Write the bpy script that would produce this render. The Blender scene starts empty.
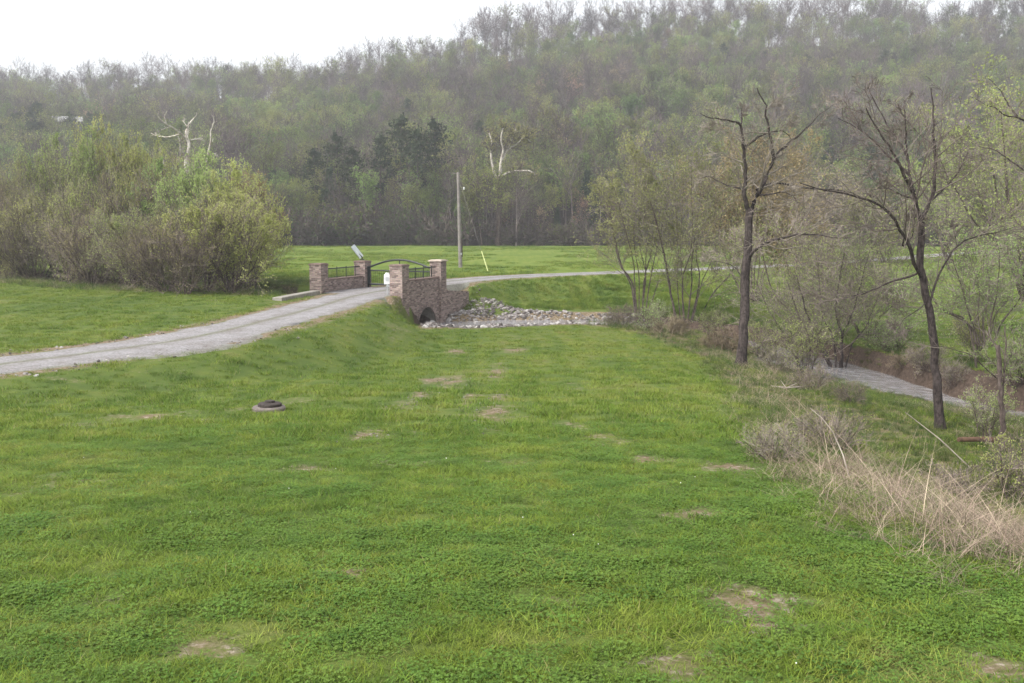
import bpy, math, random
import numpy as np
from mathutils import Vector, Matrix

SC = bpy.context.scene
COL = SC.collection
R = math.radians
rnd = random.Random(7)

# ------------------------------------------------------------------ camera
F = 995.6
CAMZ = 3.7
PITCH = math.atan2(117.5, F)
cd = bpy.data.cameras.new('camera'); cam = bpy.data.objects.new('camera', cd); COL.objects.link(cam)
cd.sensor_width = 36; cd.lens = 35.0; cd.clip_end = 3000; cd.clip_start = 0.05
cam.location = (0, 0, CAMZ); cam.rotation_euler = (math.pi/2 - PITCH, 0, 0)
SC.camera = cam

# ------------------------------------------------------------------ sky, sun, exposure
W = bpy.data.worlds.new('World'); SC.world = W; W.use_nodes = True
nt = W.node_tree; nt.nodes.clear()
SUN_EL, SUN_AZ = 48, 235
sky = nt.nodes.new('ShaderNodeTexSky'); sky.sky_type = 'NISHITA'; sky.sun_disc = False
sky.sun_elevation = R(SUN_EL); sky.sun_rotation = R(SUN_AZ)
sky.air_density = 1.0; sky.dust_density = 3.0; sky.ozone_density = 1.0
hs = nt.nodes.new('ShaderNodeHueSaturation'); hs.inputs['Saturation'].default_value = 0.16
bgn = nt.nodes.new('ShaderNodeBackground'); bgn.inputs['Strength'].default_value = 0.15
out = nt.nodes.new('ShaderNodeOutputWorld')
nt.links.new(sky.outputs[0], hs.inputs['Color']); nt.links.new(hs.outputs[0], bgn.inputs[0]); nt.links.new(bgn.outputs[0], out.inputs[0])
sd = bpy.data.lights.new('sun', 'SUN'); sun = bpy.data.objects.new('sun', sd); COL.objects.link(sun)
sd.energy = 1.1; sd.angle = R(12); sd.color = (1.0, 0.96, 0.90)
az = R(SUN_AZ); el = R(SUN_EL)
sdir = Vector((math.sin(az)*math.cos(el), math.cos(az)*math.cos(el), math.sin(el)))
sun.rotation_euler = sdir.to_track_quat('Z', 'Y').to_euler()
SC.view_settings.view_transform = 'Standard'; SC.view_settings.look = 'None'
SC.view_settings.gamma = 1.0; SC.view_settings.exposure = 1.2
try: SC.view_settings.use_curve_mapping = False
except Exception: pass
SC.render.engine = 'CYCLES'
cy = SC.cycles
cy.use_denoising = True
cy.max_bounces = 5; cy.diffuse_bounces = 2; cy.glossy_bounces = 2; cy.transmission_bounces = 3
cy.transparent_max_bounces = 8; cy.volume_bounces = 0
cy.caustics_reflective = False; cy.caustics_refractive = False

# ------------------------------------------------------------------ numpy noise
def _hash(ix, iy, s):
    n = (ix.astype(np.int64)*374761393 + iy.astype(np.int64)*668265263 + s*974634777) & 0xffffffff
    n = ((n ^ (n >> 13)) * 1274126177) & 0xffffffff
    n = (n ^ (n >> 16)) & 0xffffffff
    return n / 4294967295.0
def vnoise(x, y, s=0):
    x = np.asarray(x, float); y = np.asarray(y, float)
    ix = np.floor(x); iy = np.floor(y); fx = x-ix; fy = y-iy
    fx = fx*fx*(3-2*fx); fy = fy*fy*(3-2*fy)
    a = _hash(ix, iy, s); b = _hash(ix+1, iy, s); c = _hash(ix, iy+1, s); d = _hash(ix+1, iy+1, s)
    return a*(1-fx)*(1-fy)+b*fx*(1-fy)+c*(1-fx)*fy+d*fx*fy
def fbm(x, y, s=0, o=4):
    v = 0; a = .5; t = 0
    for i in range(o):
        v = v + a*vnoise(np.asarray(x)*2**i, np.asarray(y)*2**i, s+i*17); t += a; a *= .5
    return v/t
def sstep(a, b, x):
    t = np.clip((x-a)/(b-a), 0, 1); return t*t*(3-2*t)
def lerp(a, b, t): return a+(b-a)*t

# ------------------------------------------------------------------ terrain
ROAD = np.array([(-34,-6),(-26,6),(-16.8,20.4),(-13.45,26.1),(-10.5,32),(-9.2,40),(-8.55,46),(-8.0,51.5),(-6.5,57.6),(-4.9,62),(-2.6,67),(1.0,71.3),(8.4,77),(16.5,83),(27,92),(40,106),(60,130),(95,160),(150,190)], float)
def catmull(P, n=8):
    P = np.asarray(P, float); out = []
    for i in range(len(P)-1):
        p0 = P[max(i-1,0)]; p1 = P[i]; p2 = P[i+1]; p3 = P[min(i+2,len(P)-1)]
        for k in range(n):
            t = k/n
            out.append(.5*((2*p1)+(-p0+p2)*t+(2*p0-5*p1+4*p2-p3)*t*t+(-p0+3*p1-3*p2+p3)*t**3))
    out.append(P[-1]); return np.array(out)
ROADC = catmull(ROAD, 5)
CREEK = np.array([(-90,100),(-60,84),(-34,71),(-22,62),(-14,57.8),(-9.4,56.3),(-4.7,54.4),(-2,55.3),(2,56.8),(6,56.6),(9,53.5),(11.4,48.5),(13.0,44),(14.2,39),(15.2,35),(17.5,31),(22,27),(32,20),(50,12),(90,0),(200,-20)], float)
CREEKC = catmull(CREEK, 4)
def sdist(x, y, P):
    x = np.asarray(x, float); y = np.asarray(y, float)
    best = np.full(x.shape, 1e18); sg = np.ones(x.shape); arc = np.zeros(x.shape); L = 0
    for i in range(len(P)-1):
        ax, ay = P[i]; bx, by = P[i+1]; dx = bx-ax; dy = by-ay; l2 = dx*dx+dy*dy
        t = np.clip(((x-ax)*dx+(y-ay)*dy)/l2, 0, 1)
        qx = x-(ax+t*dx); qy = y-(ay+t*dy); d = qx*qx+qy*qy
        m = d < best
        best = np.where(m, d, best); sg = np.where(m, np.where(dx*qy-dy*qx < 0, 1., -1.), sg)
        arc = np.where(m, L+t*math.sqrt(l2), arc); L += math.sqrt(l2)
    return np.sqrt(best)*sg, arc
def table(xs, ys):
    g = np.arange(-60, 1000, .5); v = np.interp(g, xs, ys)
    k = np.ones(9)/9; vp = np.pad(v, 8, mode='edge'); vp = np.convolve(np.convolve(vp, k, 'same'), k, 'same')[8:-8]
    return lambda y: np.interp(y, g, vp)
zR = table([-60,-20,0,5,10,20,30,40,48,58,70,85,100,1000],[3,2.4,1.75,1.3,.85,-.05,-.85,-1.3,-1.45,-1.55,-.9,-.3,0,0])
zL = table([-60,-20,0,5,10,15,20,24,1000],[3,2.4,1.75,1.3,.85,.42,.1,0,0])
def hillh(x, y):
    px = 512 + 995.6*x/np.maximum(y, 60)
    rp = np.interp(px, [-700,0,150,300,350,400,450,500,560,620,1024,1700], [95,88,86,83,73,62,54,46,38,32,29,25])
    hr = (224-rp)/995.6*450+3.7-10
    y0 = 174 + 10*(fbm(x/45, x*0, 5)-.5)
    t = np.clip((y-y0)/(452-y0), 0, 1.0)
    prof = t**1.12
    back = np.clip((y-452)/300, 0, 1)
    return hr*prof - back*30 + (fbm(x/40, y/40, 9)-.5)*14*sstep(0, .25, t)*(1-.6*sstep(.85,1,t))
WATERX = [-90,-30,-9,-4.7,6,12,16,30,200]
WATERZ = [-1.3,-1.5,-1.72,-1.78,-1.9,-2.2,-2.45,-2.6,-3.2]
def water_z(x): return np.interp(x, WATERX, WATERZ)
EG = np.array([(3.2,60),(4.4,52),(6.5,45),(7.4,40),(5.95,29),(4.3,19),(3.4,14),(2.93,11.5),(3.0,9.6),(3.2,8.3),(3.65,6.9),(4.2,5.8),(5.2,3),(8,-4),(14,-20)], float)
def terrain(x, y):
    x = np.asarray(x, float); y = np.asarray(y, float)
    dr, _ = sdist(x, y, ROADC); dc, arc = sdist(x, y, CREEKC)
    n1 = fbm(x/9, y/9, 1)-.5; n2 = fbm(x/2.1, y/2.1, 2)-.5; n3 = fbm(x/.55, y/.55, 3, 3)-.5
    k = sstep(1.5, 13, dc)
    k = np.where(y > 58, 1.0, k)
    right = lerp(np.minimum(-1.6, zR(y)), zR(y), k)
    right = np.where((dc < 0) & (y < 60), np.minimum(lerp(-1.6, zR(y), sstep(45, 60, y)), 0), right)
    wb = sstep(43.0, 50.5, y)*(1-sstep(60.5, 63, y))
    inn = lerp(1.9, 2.15, wb); ou = lerp(6.0, 2.6, wb)
    ou = ou + (1-wb)*sstep(62, 75, y)*2.5
    e = sstep(0, 1, (dr-inn)/(ou-inn))
    h = lerp(zL(y), right, e)
    rough = sstep(1.9, 3.5, np.abs(dr))
    h = h + rough*(n1*.28*sstep(0,12,y) + n2*.09 + n3*.03)
    eg, _ = sdist(x, y, EG)
    wildk = sstep(.4, 7.2, -eg)*(y < 58)*(dc > -1)
    h = lerp(h, np.minimum(h, -1.6+n2*.12), wildk)
    h = h + .6*np.exp(-((x+2.0)**2+(y-60.3)**2)/3.2)*(dr > 2.4)
    low = lerp(-2.25, -1.45, sstep(1.5, 8, dc))+n2*.1
    h = np.where((dc > 0) & (y < 47) & (x > 6), lerp(h, np.minimum(h, low), sstep(47, 43, y)), h)
    # creek cut
    tun = sstep(-10.6, -9.8, x)*(1-sstep(-4.9, -3.9, x))*sstep(50, 52, y)*(1-sstep(60, 62, y))
    wz = water_z(x)
    hw = np.interp(x, [-30,-10,-4,0,6,10,12.5,15.2,16.6,24,60], [.7,.8,1.0,1.15,.8,.8,1.4,1.25,.1,.1,1.5]) + (vnoise(arc/1.7, arc*0, 21)-.5)*.7*(1-tun)
    slN = np.interp(x, [-12,-3,0,5,8,11], [.8,.12,.10,.14,.5,.55]); slF = np.interp(x, [-12,-3,0,3,7,9], [.8,.30,.38,.55,.7,2.2])
    slN = np.where((x > 15.4) & (x < 26), .35, slN)
    slN = lerp(slN, 9, tun); slF = lerp(slF, 9, tun)
    ad = np.abs(dc)-hw
    cut = wz-.12 + np.where(ad < 0, ad*.05, ad*np.where(dc > 0, slN, slF)) + (n2*.3+n3*.22)*(1-tun)*sstep(-.1, .9, ad)
    capd = np.where((x>-3)&(x<8)&(dc>0), 8.5, 30)
    cut = cut + .7*np.exp(-((x+2.0)**2+(y-60.0)**2)/3.0)*(dr > 2.4)
    h = np.where(ad < capd, np.minimum(h, cut), h)
    H = hillh(x, y)
    h = np.where(y > 160, h + np.maximum(H, 0), h)
    return h
def T(x, y): return float(terrain(np.array([x]), np.array([y]))[0])

CA, SA = math.cos(PITCH), math.sin(PITCH)
def ray(px, py):
    a = (px-512)/F; b = (341.5-py)/F     # camera x, y ; z=-1
    return np.array([a, CA + b*SA, -SA + b*CA])
def at(px, py, D):                        # the point with world y = D
    d = ray(px, py); return np.array([0, 0, CAMZ]) + d*(D/d[1])
def ground(px, py, dmax=600):
    d = ray(px, py); D = np.arange(3, dmax, .1)
    P = np.array([0, 0, CAMZ]) + d[None]*(D/d[1])[:, None]
    z = terrain(P[:, 0], P[:, 1]); i = np.argmax(P[:, 2] < z)
    return np.array([P[i, 0], P[i, 1], z[i]])

# ------------------------------------------------------------------ mesh helpers
def mesh_np(name, V, quads=None, tris=None, mats=(), midx=None, smooth=False, uv=None):
    me = bpy.data.meshes.new(name)
    V = np.asarray(V, np.float32)
    nq = 0 if quads is None else len(quads); ntr = 0 if tris is None else len(tris)
    loops = []; 
    if nq: loops.append(np.asarray(quads, np.int32).ravel())
    if ntr: loops.append(np.asarray(tris, np.int32).ravel())
    loops = np.concatenate(loops)
    tot = np.concatenate([np.full(nq, 4, np.int32), np.full(ntr, 3, np.int32)])
    start = np.concatenate([[0], np.cumsum(tot)[:-1]]).astype(np.int32)
    me.vertices.add(len(V)); me.vertices.foreach_set('co', V.ravel())
    me.loops.add(len(loops)); me.loops.foreach_set('vertex_index', loops)
    me.polygons.add(nq+ntr); me.polygons.foreach_set('loop_start', start); me.polygons.foreach_set('loop_total', tot)
    if midx is not None: me.polygons.foreach_set('material_index', np.asarray(midx, np.int32))
    if smooth: me.polygons.foreach_set('use_smooth', np.ones(nq+ntr, bool))
    for m in mats: me.materials.append(m)
    me.update(calc_edges=True); me.validate()
    return me
def link(name, me, parent=None, loc=(0,0,0)):
    o = bpy.data.objects.new(name, me); COL.objects.link(o); o.location = loc
    if parent: o.parent = parent
    return o
def tag(o, label=None, cat=None, group=None, kind=None):
    if label: o['label'] = label
    if cat: o['category'] = cat
    if group: o['group'] = group
    if kind: o['kind'] = kind
    return o
def empty(name, loc, label, cat, group=None, rz=0):
    o = bpy.data.objects.new(name, None); COL.objects.link(o); o.location = loc; o.rotation_euler = (0,0,rz); o.empty_display_size = .2
    return tag(o, label, cat, group)
class MB:
    def __init__(s): s.v = []; s.f = []
    def box(s, c, size, rz=0, tilt=None):
        sx, sy, sz = [q/2 for q in size]; M = Matrix.Rotation(rz, 4, 'Z')
        if tilt is not None: M = tilt
        b = len(s.v)
        for z in (-sz, sz):
            for x, y in ((-sx,-sy),(sx,-sy),(sx,sy),(-sx,sy)):
                s.v.append(tuple(Vector(c) + (M @ Vector((x, y, z)))))
        for f in ((0,3,2,1),(4,5,6,7),(0,1,5,4),(1,2,6,5),(2,3,7,6),(3,0,4,7)): s.f.append(tuple(b+i for i in f))
        return s
    def bar(s, a, b, r, n=8, r2=None):
        a = Vector(a); b = Vector(b); r2 = r if r2 is None else r2
        t = (b-a).normalized(); u = t.orthogonal().normalized(); w = t.cross(u); i0 = len(s.v)
        for p, rr in ((a, r), (b, r2)):
            for k in range(n):
                q = 2*math.pi*k/n; s.v.append(tuple(p + (u*math.cos(q)+w*math.sin(q))*rr))
        for k in range(n): s.f.append((i0+k, i0+(k+1)%n, i0+n+(k+1)%n, i0+n+k))
        s.f.append(tuple(i0+k for k in reversed(range(n)))); s.f.append(tuple(i0+n+k for k in range(n)))
        return s
    def lathe(s, prof, c, n=24):
        i0 = len(s.v)
        for r, z in prof:
            for k in range(n):
                q = 2*math.pi*k/n; s.v.append((c[0]+r*math.cos(q), c[1]+r*math.sin(q), c[2]+z))
        for j in range(len(prof)-1):
            for k in range(n): s.f.append((i0+j*n+k, i0+j*n+(k+1)%n, i0+(j+1)*n+(k+1)%n, i0+(j+1)*n+k))
        s.f.append(tuple(i0+(len(prof)-1)*n+k for k in range(n)))
        return s
    def build(s, name, mat, parent=None, bevel=0, smooth=False, loc=None):
        me = bpy.data.meshes.new(name); me.from_pydata(s.v, [], s.f); me.update()
        uv = me.uv_layers.new(name='UVMap')
        for p in me.polygons:
            n = p.normal
            for li in p.loop_indices:
                co = me.vertices[me.loops[li].vertex_index].co
                if abs(n.z) > .7: uv.data[li].uv = (co.x, co.y)
                else:
                    h = Vector((-n.y, n.x, 0)).normalized(); uv.data[li].uv = (co.dot(h), co.z)
            p.use_smooth = smooth
        me.materials.append(mat)
        o = link(name, me, parent)
        if bevel:
            b = o.modifiers.new('bevel', 'BEVEL'); b.width = bevel; b.segments = 2; b.limit_method = 'ANGLE'
        return o

# ------------------------------------------------------------------ materials
def M_new(name, rough=.9, spec=.2):
    m = bpy.data.materials.new(name); m.use_nodes = True
    b = m.node_tree.nodes['Principled BSDF']; b.inputs['Roughness'].default_value = rough
    b.inputs['Specular IOR Level'].default_value = spec
    return m, m.node_tree.nodes, m.node_tree.links, b
def ramp(N, stops, interp='LINEAR'):
    r = N.new('ShaderNodeValToRGB'); r.color_ramp.interpolation = interp
    e = r.color_ramp.elements
    while len(e) < len(stops): e.new(.5)
    for i, (p, c) in enumerate(stops): e[i].position = p; e[i].color = (*c, 1) if len(c) == 3 else c
    return r
def noise(N, L, vec, scale, detail=4, rough=.6):
    n = N.new('ShaderNodeTexNoise'); n.inputs['Scale'].default_value = scale; n.inputs['Detail'].default_value = detail
    n.inputs['Roughness'].default_value = rough
    if vec is not None: L.new(vec, n.inputs['Vector'])
    return n
def mixc(N, L, fac, a, b, mode='MIX'):
    m = N.new('ShaderNodeMix'); m.data_type = 'RGBA'; m.blend_type = mode
    for sock, v in ((m.inputs[0], fac), (m.inputs[6], a), (m.inputs[7], b)):
        if isinstance(v, bpy.types.NodeSocket): L.new(v, sock)
        elif isinstance(v, tuple): sock.default_value = (*v, 1) if len(v) == 3 else v
        else: sock.default_value = v
    return m.outputs[2]
def mathn(N, L, op, a, b=None, c=None):
    m = N.new('ShaderNodeMath'); m.operation = op
    for i, v in enumerate((a, b, c)):
        if v is None: continue
        if isinstance(v, bpy.types.NodeSocket): L.new(v, m.inputs[i])
        else: m.inputs[i].default_value = v
    return m.outputs[0]
def simple(name, c1, c2=None, scale=8, rough=.9, spec=.2, obj=True, metal=0):
    m, N, L, b = M_new(name, rough, spec); b.inputs['Metallic'].default_value = metal
    tc = N.new('ShaderNodeTexCoord')
    n = noise(N, L, tc.outputs['Object'], scale, 5)
    r = ramp(N, [(.3, c1), (.7, c2 or c1)]); L.new(n.outputs[0], r.inputs[0]); L.new(r.outputs[0], b.inputs['Base Color'])
    return m

def grass_colour(N, L):
    g = N.new('ShaderNodeNewGeometry'); pos = g.outputs['Position']
    big = noise(N, L, pos, .22, 4, .6); mid = noise(N, L, pos, 1.3, 5, .65); fine = noise(N, L, pos, 7, 3, .6)
    mp = N.new('ShaderNodeMapping'); mp.inputs['Scale'].default_value = (.45, 1.25, 1); L.new(pos, mp.inputs['Vector'])
    str_ = noise(N, L, mp.outputs[0], .9, 4, .6)
    mp2 = N.new('ShaderNodeMapping'); mp2.inputs['Scale'].default_value = (1.5, .09, .3); mp2.inputs['Rotation'].default_value = (0, 0, .05); L.new(pos, mp2.inputs['Vector'])
    row = noise(N, L, mp2.outputs[0], 1.0, 3, .5)
    huge = noise(N, L, pos, .035, 4, .6)
    s = mathn(N, L, 'MULTIPLY_ADD', huge.outputs[0], .16, -.08)
    s = mathn(N, L, 'MULTIPLY_ADD', big.outputs[0], .22, s)
    s = mathn(N, L, 'MULTIPLY_ADD', row.outputs[0], .20, s)
    s = mathn(N, L, 'MULTIPLY_ADD', mid.outputs[0], .26, s)
    s = mathn(N, L, 'MULTIPLY_ADD', str_.outputs[0], .20, s)
    s = mathn(N, L, 'MULTIPLY_ADD', fine.outputs[0], .12, s)
    r = ramp(N, [(.38, (.080,.145,.022)), (.45, (.118,.190,.026)), (.505, (.165,.235,.032)), (.555, (.225,.275,.048)), (.62, (.29,.28,.10))])
    L.new(s, r.inputs[0]); return r.outputs[0], pos
def leafy(name, colfun, trans=.35, rough=.55, vary=.35, huevary=.03, isl=0):
    m, N, L, b = M_new(name, rough, .12)
    c = colfun(N, L)
    oi = N.new('ShaderNodeObjectInfo')
    h = N.new('ShaderNodeHueSaturation'); L.new(c, h.inputs['Color'])
    L.new(mathn(N, L, 'MULTIPLY_ADD', oi.outputs['Random'], vary, 1-vary/2), h.inputs['Value'])
    w = N.new('ShaderNodeTexWhiteNoise'); w.noise_dimensions = '1D'; L.new(mathn(N, L, 'ADD', oi.outputs['Random'], 3.7), w.inputs['W'])
    L.new(mathn(N, L, 'MULTIPLY_ADD', w.outputs['Value'], huevary*2, .5-huevary), h.inputs['Hue'])
    if isl:
        g = N.new('ShaderNodeNewGeometry'); h2 = N.new('ShaderNodeHueSaturation'); L.new(h.outputs[0], h2.inputs['Color'])
        L.new(mathn(N, L, 'MULTIPLY_ADD', g.outputs['Random Per Island'], isl, 1-isl*.5), h2.inputs['Value'])
        st = mathn(N, L, 'GREATER_THAN', g.outputs['Random Per Island'], .965)
        h = N.new('ShaderNodeHueSaturation'); L.new(mixc(N, L, mathn(N, L, 'MULTIPLY', st, .7), h2.outputs[0], (.30,.25,.12)), h.inputs['Color'])
    L.new(h.outputs[0], b.inputs['Base Color'])
    if name.startswith(('bark', 'sycamore')):
        gg = N.new('ShaderNodeNewGeometry'); mq = N.new('ShaderNodeMapping'); mq.inputs['Scale'].default_value = (14, 14, 2.5); L.new(gg.outputs['Position'], mq.inputs['Vector'])
        nb = noise(N, L, mq.outputs[0], 1.5, 5, .7); bq = N.new('ShaderNodeBump'); bq.inputs['Strength'].default_value = .9; bq.inputs['Distance'].default_value = .03
        L.new(nb.outputs[0], bq.inputs['Height']); L.new(bq.outputs[0], b.inputs['Normal'])
        rb = ramp(N, [(.35, (.45,.45,.45)), (.6, (1.25,1.25,1.25))]); L.new(nb.outputs[0], rb.inputs[0])
        L.new(mixc(N, L, 1.0, h.outputs[0], rb.outputs[0], 'MULTIPLY'), b.inputs['Base Color'])
    if trans:
        t = N.new('ShaderNodeBsdfTranslucent'); L.new(h.outputs[0], t.inputs['Color'])
        mx = N.new('ShaderNodeMixShader'); mx.inputs[0].default_value = trans
        L.new(b.outputs[0], mx.inputs[1]); L.new(t.outputs[0], mx.inputs[2])
        L.new(mx.outputs[0], N['Material Output'].inputs['Surface'])
    return m
def noisy(c1, c2, scale=3):
    def f(N, L):
        g = N.new('ShaderNodeNewGeometry'); n = noise(N, L, g.outputs['Position'], scale, 3)
        r = ramp(N, [(.35, c1), (.65, c2)]); L.new(n.outputs[0], r.inputs[0]); return r.outputs[0]
    return f
MT = {}
MT['blade'] = leafy('grass_blade', lambda N, L: grass_colour(N, L)[0], .3, .5, .22, .012, .75)
MT['clover'] = leafy('clover_leaf', noisy((.090,.170,.028), (.145,.235,.042), 4), .25, .5, .3, .01)
MT['weed'] = leafy('weed_green', noisy((.055,.105,.025), (.13,.165,.045), 2), .3, .6, .5, .02, .6)
MT['dead'] = leafy('dead_grass', noisy((.17,.13,.095), (.36,.285,.215), 2), .15, .8, .5, .02, 1.1)
MT['bark'] = leafy('bark_dark', noisy((.045,.036,.034), (.10,.082,.075), 9), 0, .95, .3, .01)
MT['barkpale'] = leafy('bark_pale', noisy((.16,.13,.12), (.30,.26,.24), .3), 0, .95, .6, .01)
MT['bark2'] = leafy('bark_brown', noisy((.075,.058,.050), (.15,.12,.105), 7), 0, .95, .3, .01)
MT['twig'] = leafy('twig_grey', noisy((.17,.14,.12), (.26,.22,.19), 1), 0, .95, .45, .02)
MT['twigtan'] = leafy('twig_tan', noisy((.17,.135,.09), (.26,.205,.14), 1), 0, .95, .3, .015)
MT['twigfar'] = leafy('twig_far', noisy((.072,.056,.052), (.165,.130,.122), .05), 0, .95, .5, .025)
MT['white'] = leafy('sycamore_bark', noisy((.34,.29,.25), (.62,.58,.52), 2), 0, .9, .1, .005)
MT['whitetop'] = leafy('sycamore_trunk', noisy((.10,.072,.062), (.19,.145,.125), 1.5), 0, .9, .1, .005)
MT['bud'] = leafy('bud_green', noisy((.29,.36,.11), (.43,.49,.19), .5), .5, .6, .3, .03)
MT['budfar'] = leafy('bud_green_far', noisy((.14,.19,.05), (.32,.38,.11), .05), .4, .6, .6, .035)
MT['budred'] = leafy('bud_rust', noisy((.31,.225,.13), (.42,.315,.19), .3), .4, .6, .5, .03)
MT['budtan'] = leafy('bud_olive', noisy((.26,.26,.10), (.38,.37,.16), .5), .4, .6, .4, .02)
MT['underleaf'] = leafy('undergrowth_leaf', noisy((.05,.075,.022), (.13,.15,.045), .15), .3, .6, .5, .03)
MT['needle'] = leafy('needle_dark', noisy((.030,.048,.024), (.065,.085,.040), .5), .15, .7, .5, .02)

def ground_mat():
    m, N, L, b = M_new('ground', .95, .08)
    gc, pos = grass_colour(N, L)
    at_ = N.new('ShaderNodeVertexColor'); at_.layer_name = 'mask'
    sp = N.new('ShaderNodeSeparateColor'); L.new(at_.outputs[0], sp.inputs[0])
    nf = noise(N, L, pos, 9, 6, .7); nm = noise(N, L, pos, 2.2, 5, .65)
    soil = ramp(N, [(.35, (.13,.085,.055)), (.52, (.20,.15,.10)), (.70, (.38,.33,.27))]); L.new(nf.outputs[0], soil.inputs[0])
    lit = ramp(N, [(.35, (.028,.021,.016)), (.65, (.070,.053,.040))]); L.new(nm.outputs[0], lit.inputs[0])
    dry = ramp(N, [(.35, (.06,.085,.028)), (.5, (.115,.105,.05)), (.68, (.24,.18,.12))]); L.new(nm.outputs[0], dry.inputs[0])
    dirt = ramp(N, [(.35, (.045,.032,.025)), (.65, (.115,.085,.066))]); L.new(nf.outputs[0], dirt.inputs[0])
    def mask(ch):
        s = mathn(N, L, 'MULTIPLY_ADD', nf.outputs[0], 1.2, -.6)
        s = mathn(N, L, 'ADD', s, ch)
        r = N.new('ShaderNodeMapRange'); L.new(s, r.inputs[0]); r.inputs[1].default_value = .34; r.inputs[2].default_value = .74; return r.outputs[0]
    # grass between the blades: a bit of thatch
    th = ramp(N, [(.42, (0,0,0)), (.70, (1,1,1))]); L.new(nf.outputs[0], th.inputs[0])
    c = mixc(N, L, mathn(N, L, 'MULTIPLY', th.outputs[0], .30), gc, (.16,.14,.06))
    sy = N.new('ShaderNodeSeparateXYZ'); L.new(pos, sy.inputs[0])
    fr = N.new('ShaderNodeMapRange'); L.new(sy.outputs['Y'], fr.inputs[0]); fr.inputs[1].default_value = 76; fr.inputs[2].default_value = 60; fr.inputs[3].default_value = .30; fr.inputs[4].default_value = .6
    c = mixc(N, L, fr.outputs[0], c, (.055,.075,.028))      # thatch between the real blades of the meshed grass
    c = mixc(N, L, mask(sp.outputs[2]), c, dry.outputs[0])
    c = mixc(N, L, mask(sp.outputs[0]), c, soil.outputs[0])
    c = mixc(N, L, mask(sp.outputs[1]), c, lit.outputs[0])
    at2 = N.new('ShaderNodeVertexColor'); at2.layer_name = 'bank'
    sp2 = N.new('ShaderNodeSeparateColor'); L.new(at2.outputs[0], sp2.inputs[0])
    c = mixc(N, L, mask(sp2.outputs[0]), c, dirt.outputs[0])
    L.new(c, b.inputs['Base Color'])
    bp = N.new('ShaderNodeBump'); bp.inputs['Strength'].default_value = .5; bp.inputs['Distance'].default_value = .04
    L.new(nf.outputs[0], bp.inputs['Height']); L.new(bp.outputs[0], b.inputs['Normal'])
    return m
def gravel_mat():
    m, N, L, b = M_new('gravel', .95, .1)
    g = N.new('ShaderNodeNewGeometry'); pos = g.outputs['Position']
    v = N.new('ShaderNodeTexVoronoi'); v.inputs['Scale'].default_value = 22; L.new(pos, v.inputs['Vector'])
    n = noise(N, L, pos, .9, 6, .7); n2 = noise(N, L, pos, 14, 4, .7)
    s = mathn(N, L, 'MULTIPLY_ADD', n.outputs[0], .6, mathn(N, L, 'MULTIPLY', n2.outputs[0], .4))
    r = ramp(N, [(.36, (.15,.125,.105)), (.47, (.235,.22,.215)), (.62, (.32,.31,.315))]); L.new(s, r.inputs[0])
    ca = N.new('ShaderNodeVertexColor'); ca.layer_name = 'wear'; cs = N.new('ShaderNodeSeparateColor'); L.new(ca.outputs[0], cs.inputs[0])
    c0 = mixc(N, L, mathn(N, L, 'MULTIPLY', cs.outputs[0], .4), r.outputs[0], (.33,.32,.325))
    gm = N.new('ShaderNodeMapRange'); L.new(mathn(N, L, 'MULTIPLY', cs.outputs[1], mathn(N, L, 'ADD', n.outputs[0], n2.outputs[0])), gm.inputs[0]); gm.inputs[1].default_value = .5; gm.inputs[2].default_value = 1.1
    c0 = mixc(N, L, mathn(N, L, 'MULTIPLY', gm.outputs[0], .8), c0, (.13,.14,.065))
    wn = N.new('ShaderNodeHueSaturation'); L.new(c0, wn.inputs['Color'])
    sc = N.new('ShaderNodeSeparateColor'); L.new(v.outputs['Color'], sc.inputs[0])
    L.new(mathn(N, L, 'MULTIPLY_ADD', sc.outputs[0], .5, .75), wn.inputs['Value'])
    L.new(wn.outputs[0], b.inputs['Base Color'])
    bp = N.new('ShaderNodeBump'); bp.inputs['Strength'].default_value = .6; bp.inputs['Distance'].default_value = .03
    L.new(v.outputs['Distance'], bp.inputs['Height']); L.new(bp.outputs[0], b.inputs['Normal'])
    return m
def stonewall_mat():
    m, N, L, b = M_new('brownstone', .9, .15)
    uv = N.new('ShaderNodeUVMap'); uv.uv_map = 'UVMap'
    nz = noise(N, L, uv.outputs[0], 5, 2)
    ad = mixc(N, L, .06, uv.outputs[0], nz.outputs['Color'], 'ADD')
    br = N.new('ShaderNodeTexBrick'); L.new(ad, br.inputs['Vector'])
    br.inputs['Scale'].default_value = 1.0; br.inputs['Brick Width'].default_value = .24; br.inputs['Row Height'].default_value = .085
    br.inputs['Mortar Size'].default_value = .012; br.inputs['Mortar Smooth'].default_value = .3; br.inputs['Bias'].default_value = 0
    br.inputs['Color1'].default_value = (.15,.095,.08,1); br.inputs['Color2'].default_value = (.44,.31,.26,1); br.inputs['Mortar'].default_value = (.26,.225,.20,1)
    v = noise(N, L, uv.outputs[0], 14, 4, .7)
    c = mixc(N, L, .35, br.outputs['Color'], v.outputs['Color'], 'OVERLAY')
    h = N.new('ShaderNodeHueSaturation'); L.new(c, h.inputs['Color']); h.inputs['Saturation'].default_value = .8
    L.new(h.outputs[0], b.inputs['Base Color'])
    bp = N.new('ShaderNodeBump'); bp.inputs['Distance'].default_value = .02; bp.inputs['Strength'].default_value = .8
    hh = mathn(N, L, 'MULTIPLY_ADD', br.outputs['Fac'], -1, v.outputs[0]); L.new(hh, bp.inputs['Height']); L.new(bp.outputs[0], b.inputs['Normal'])
    return m
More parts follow.
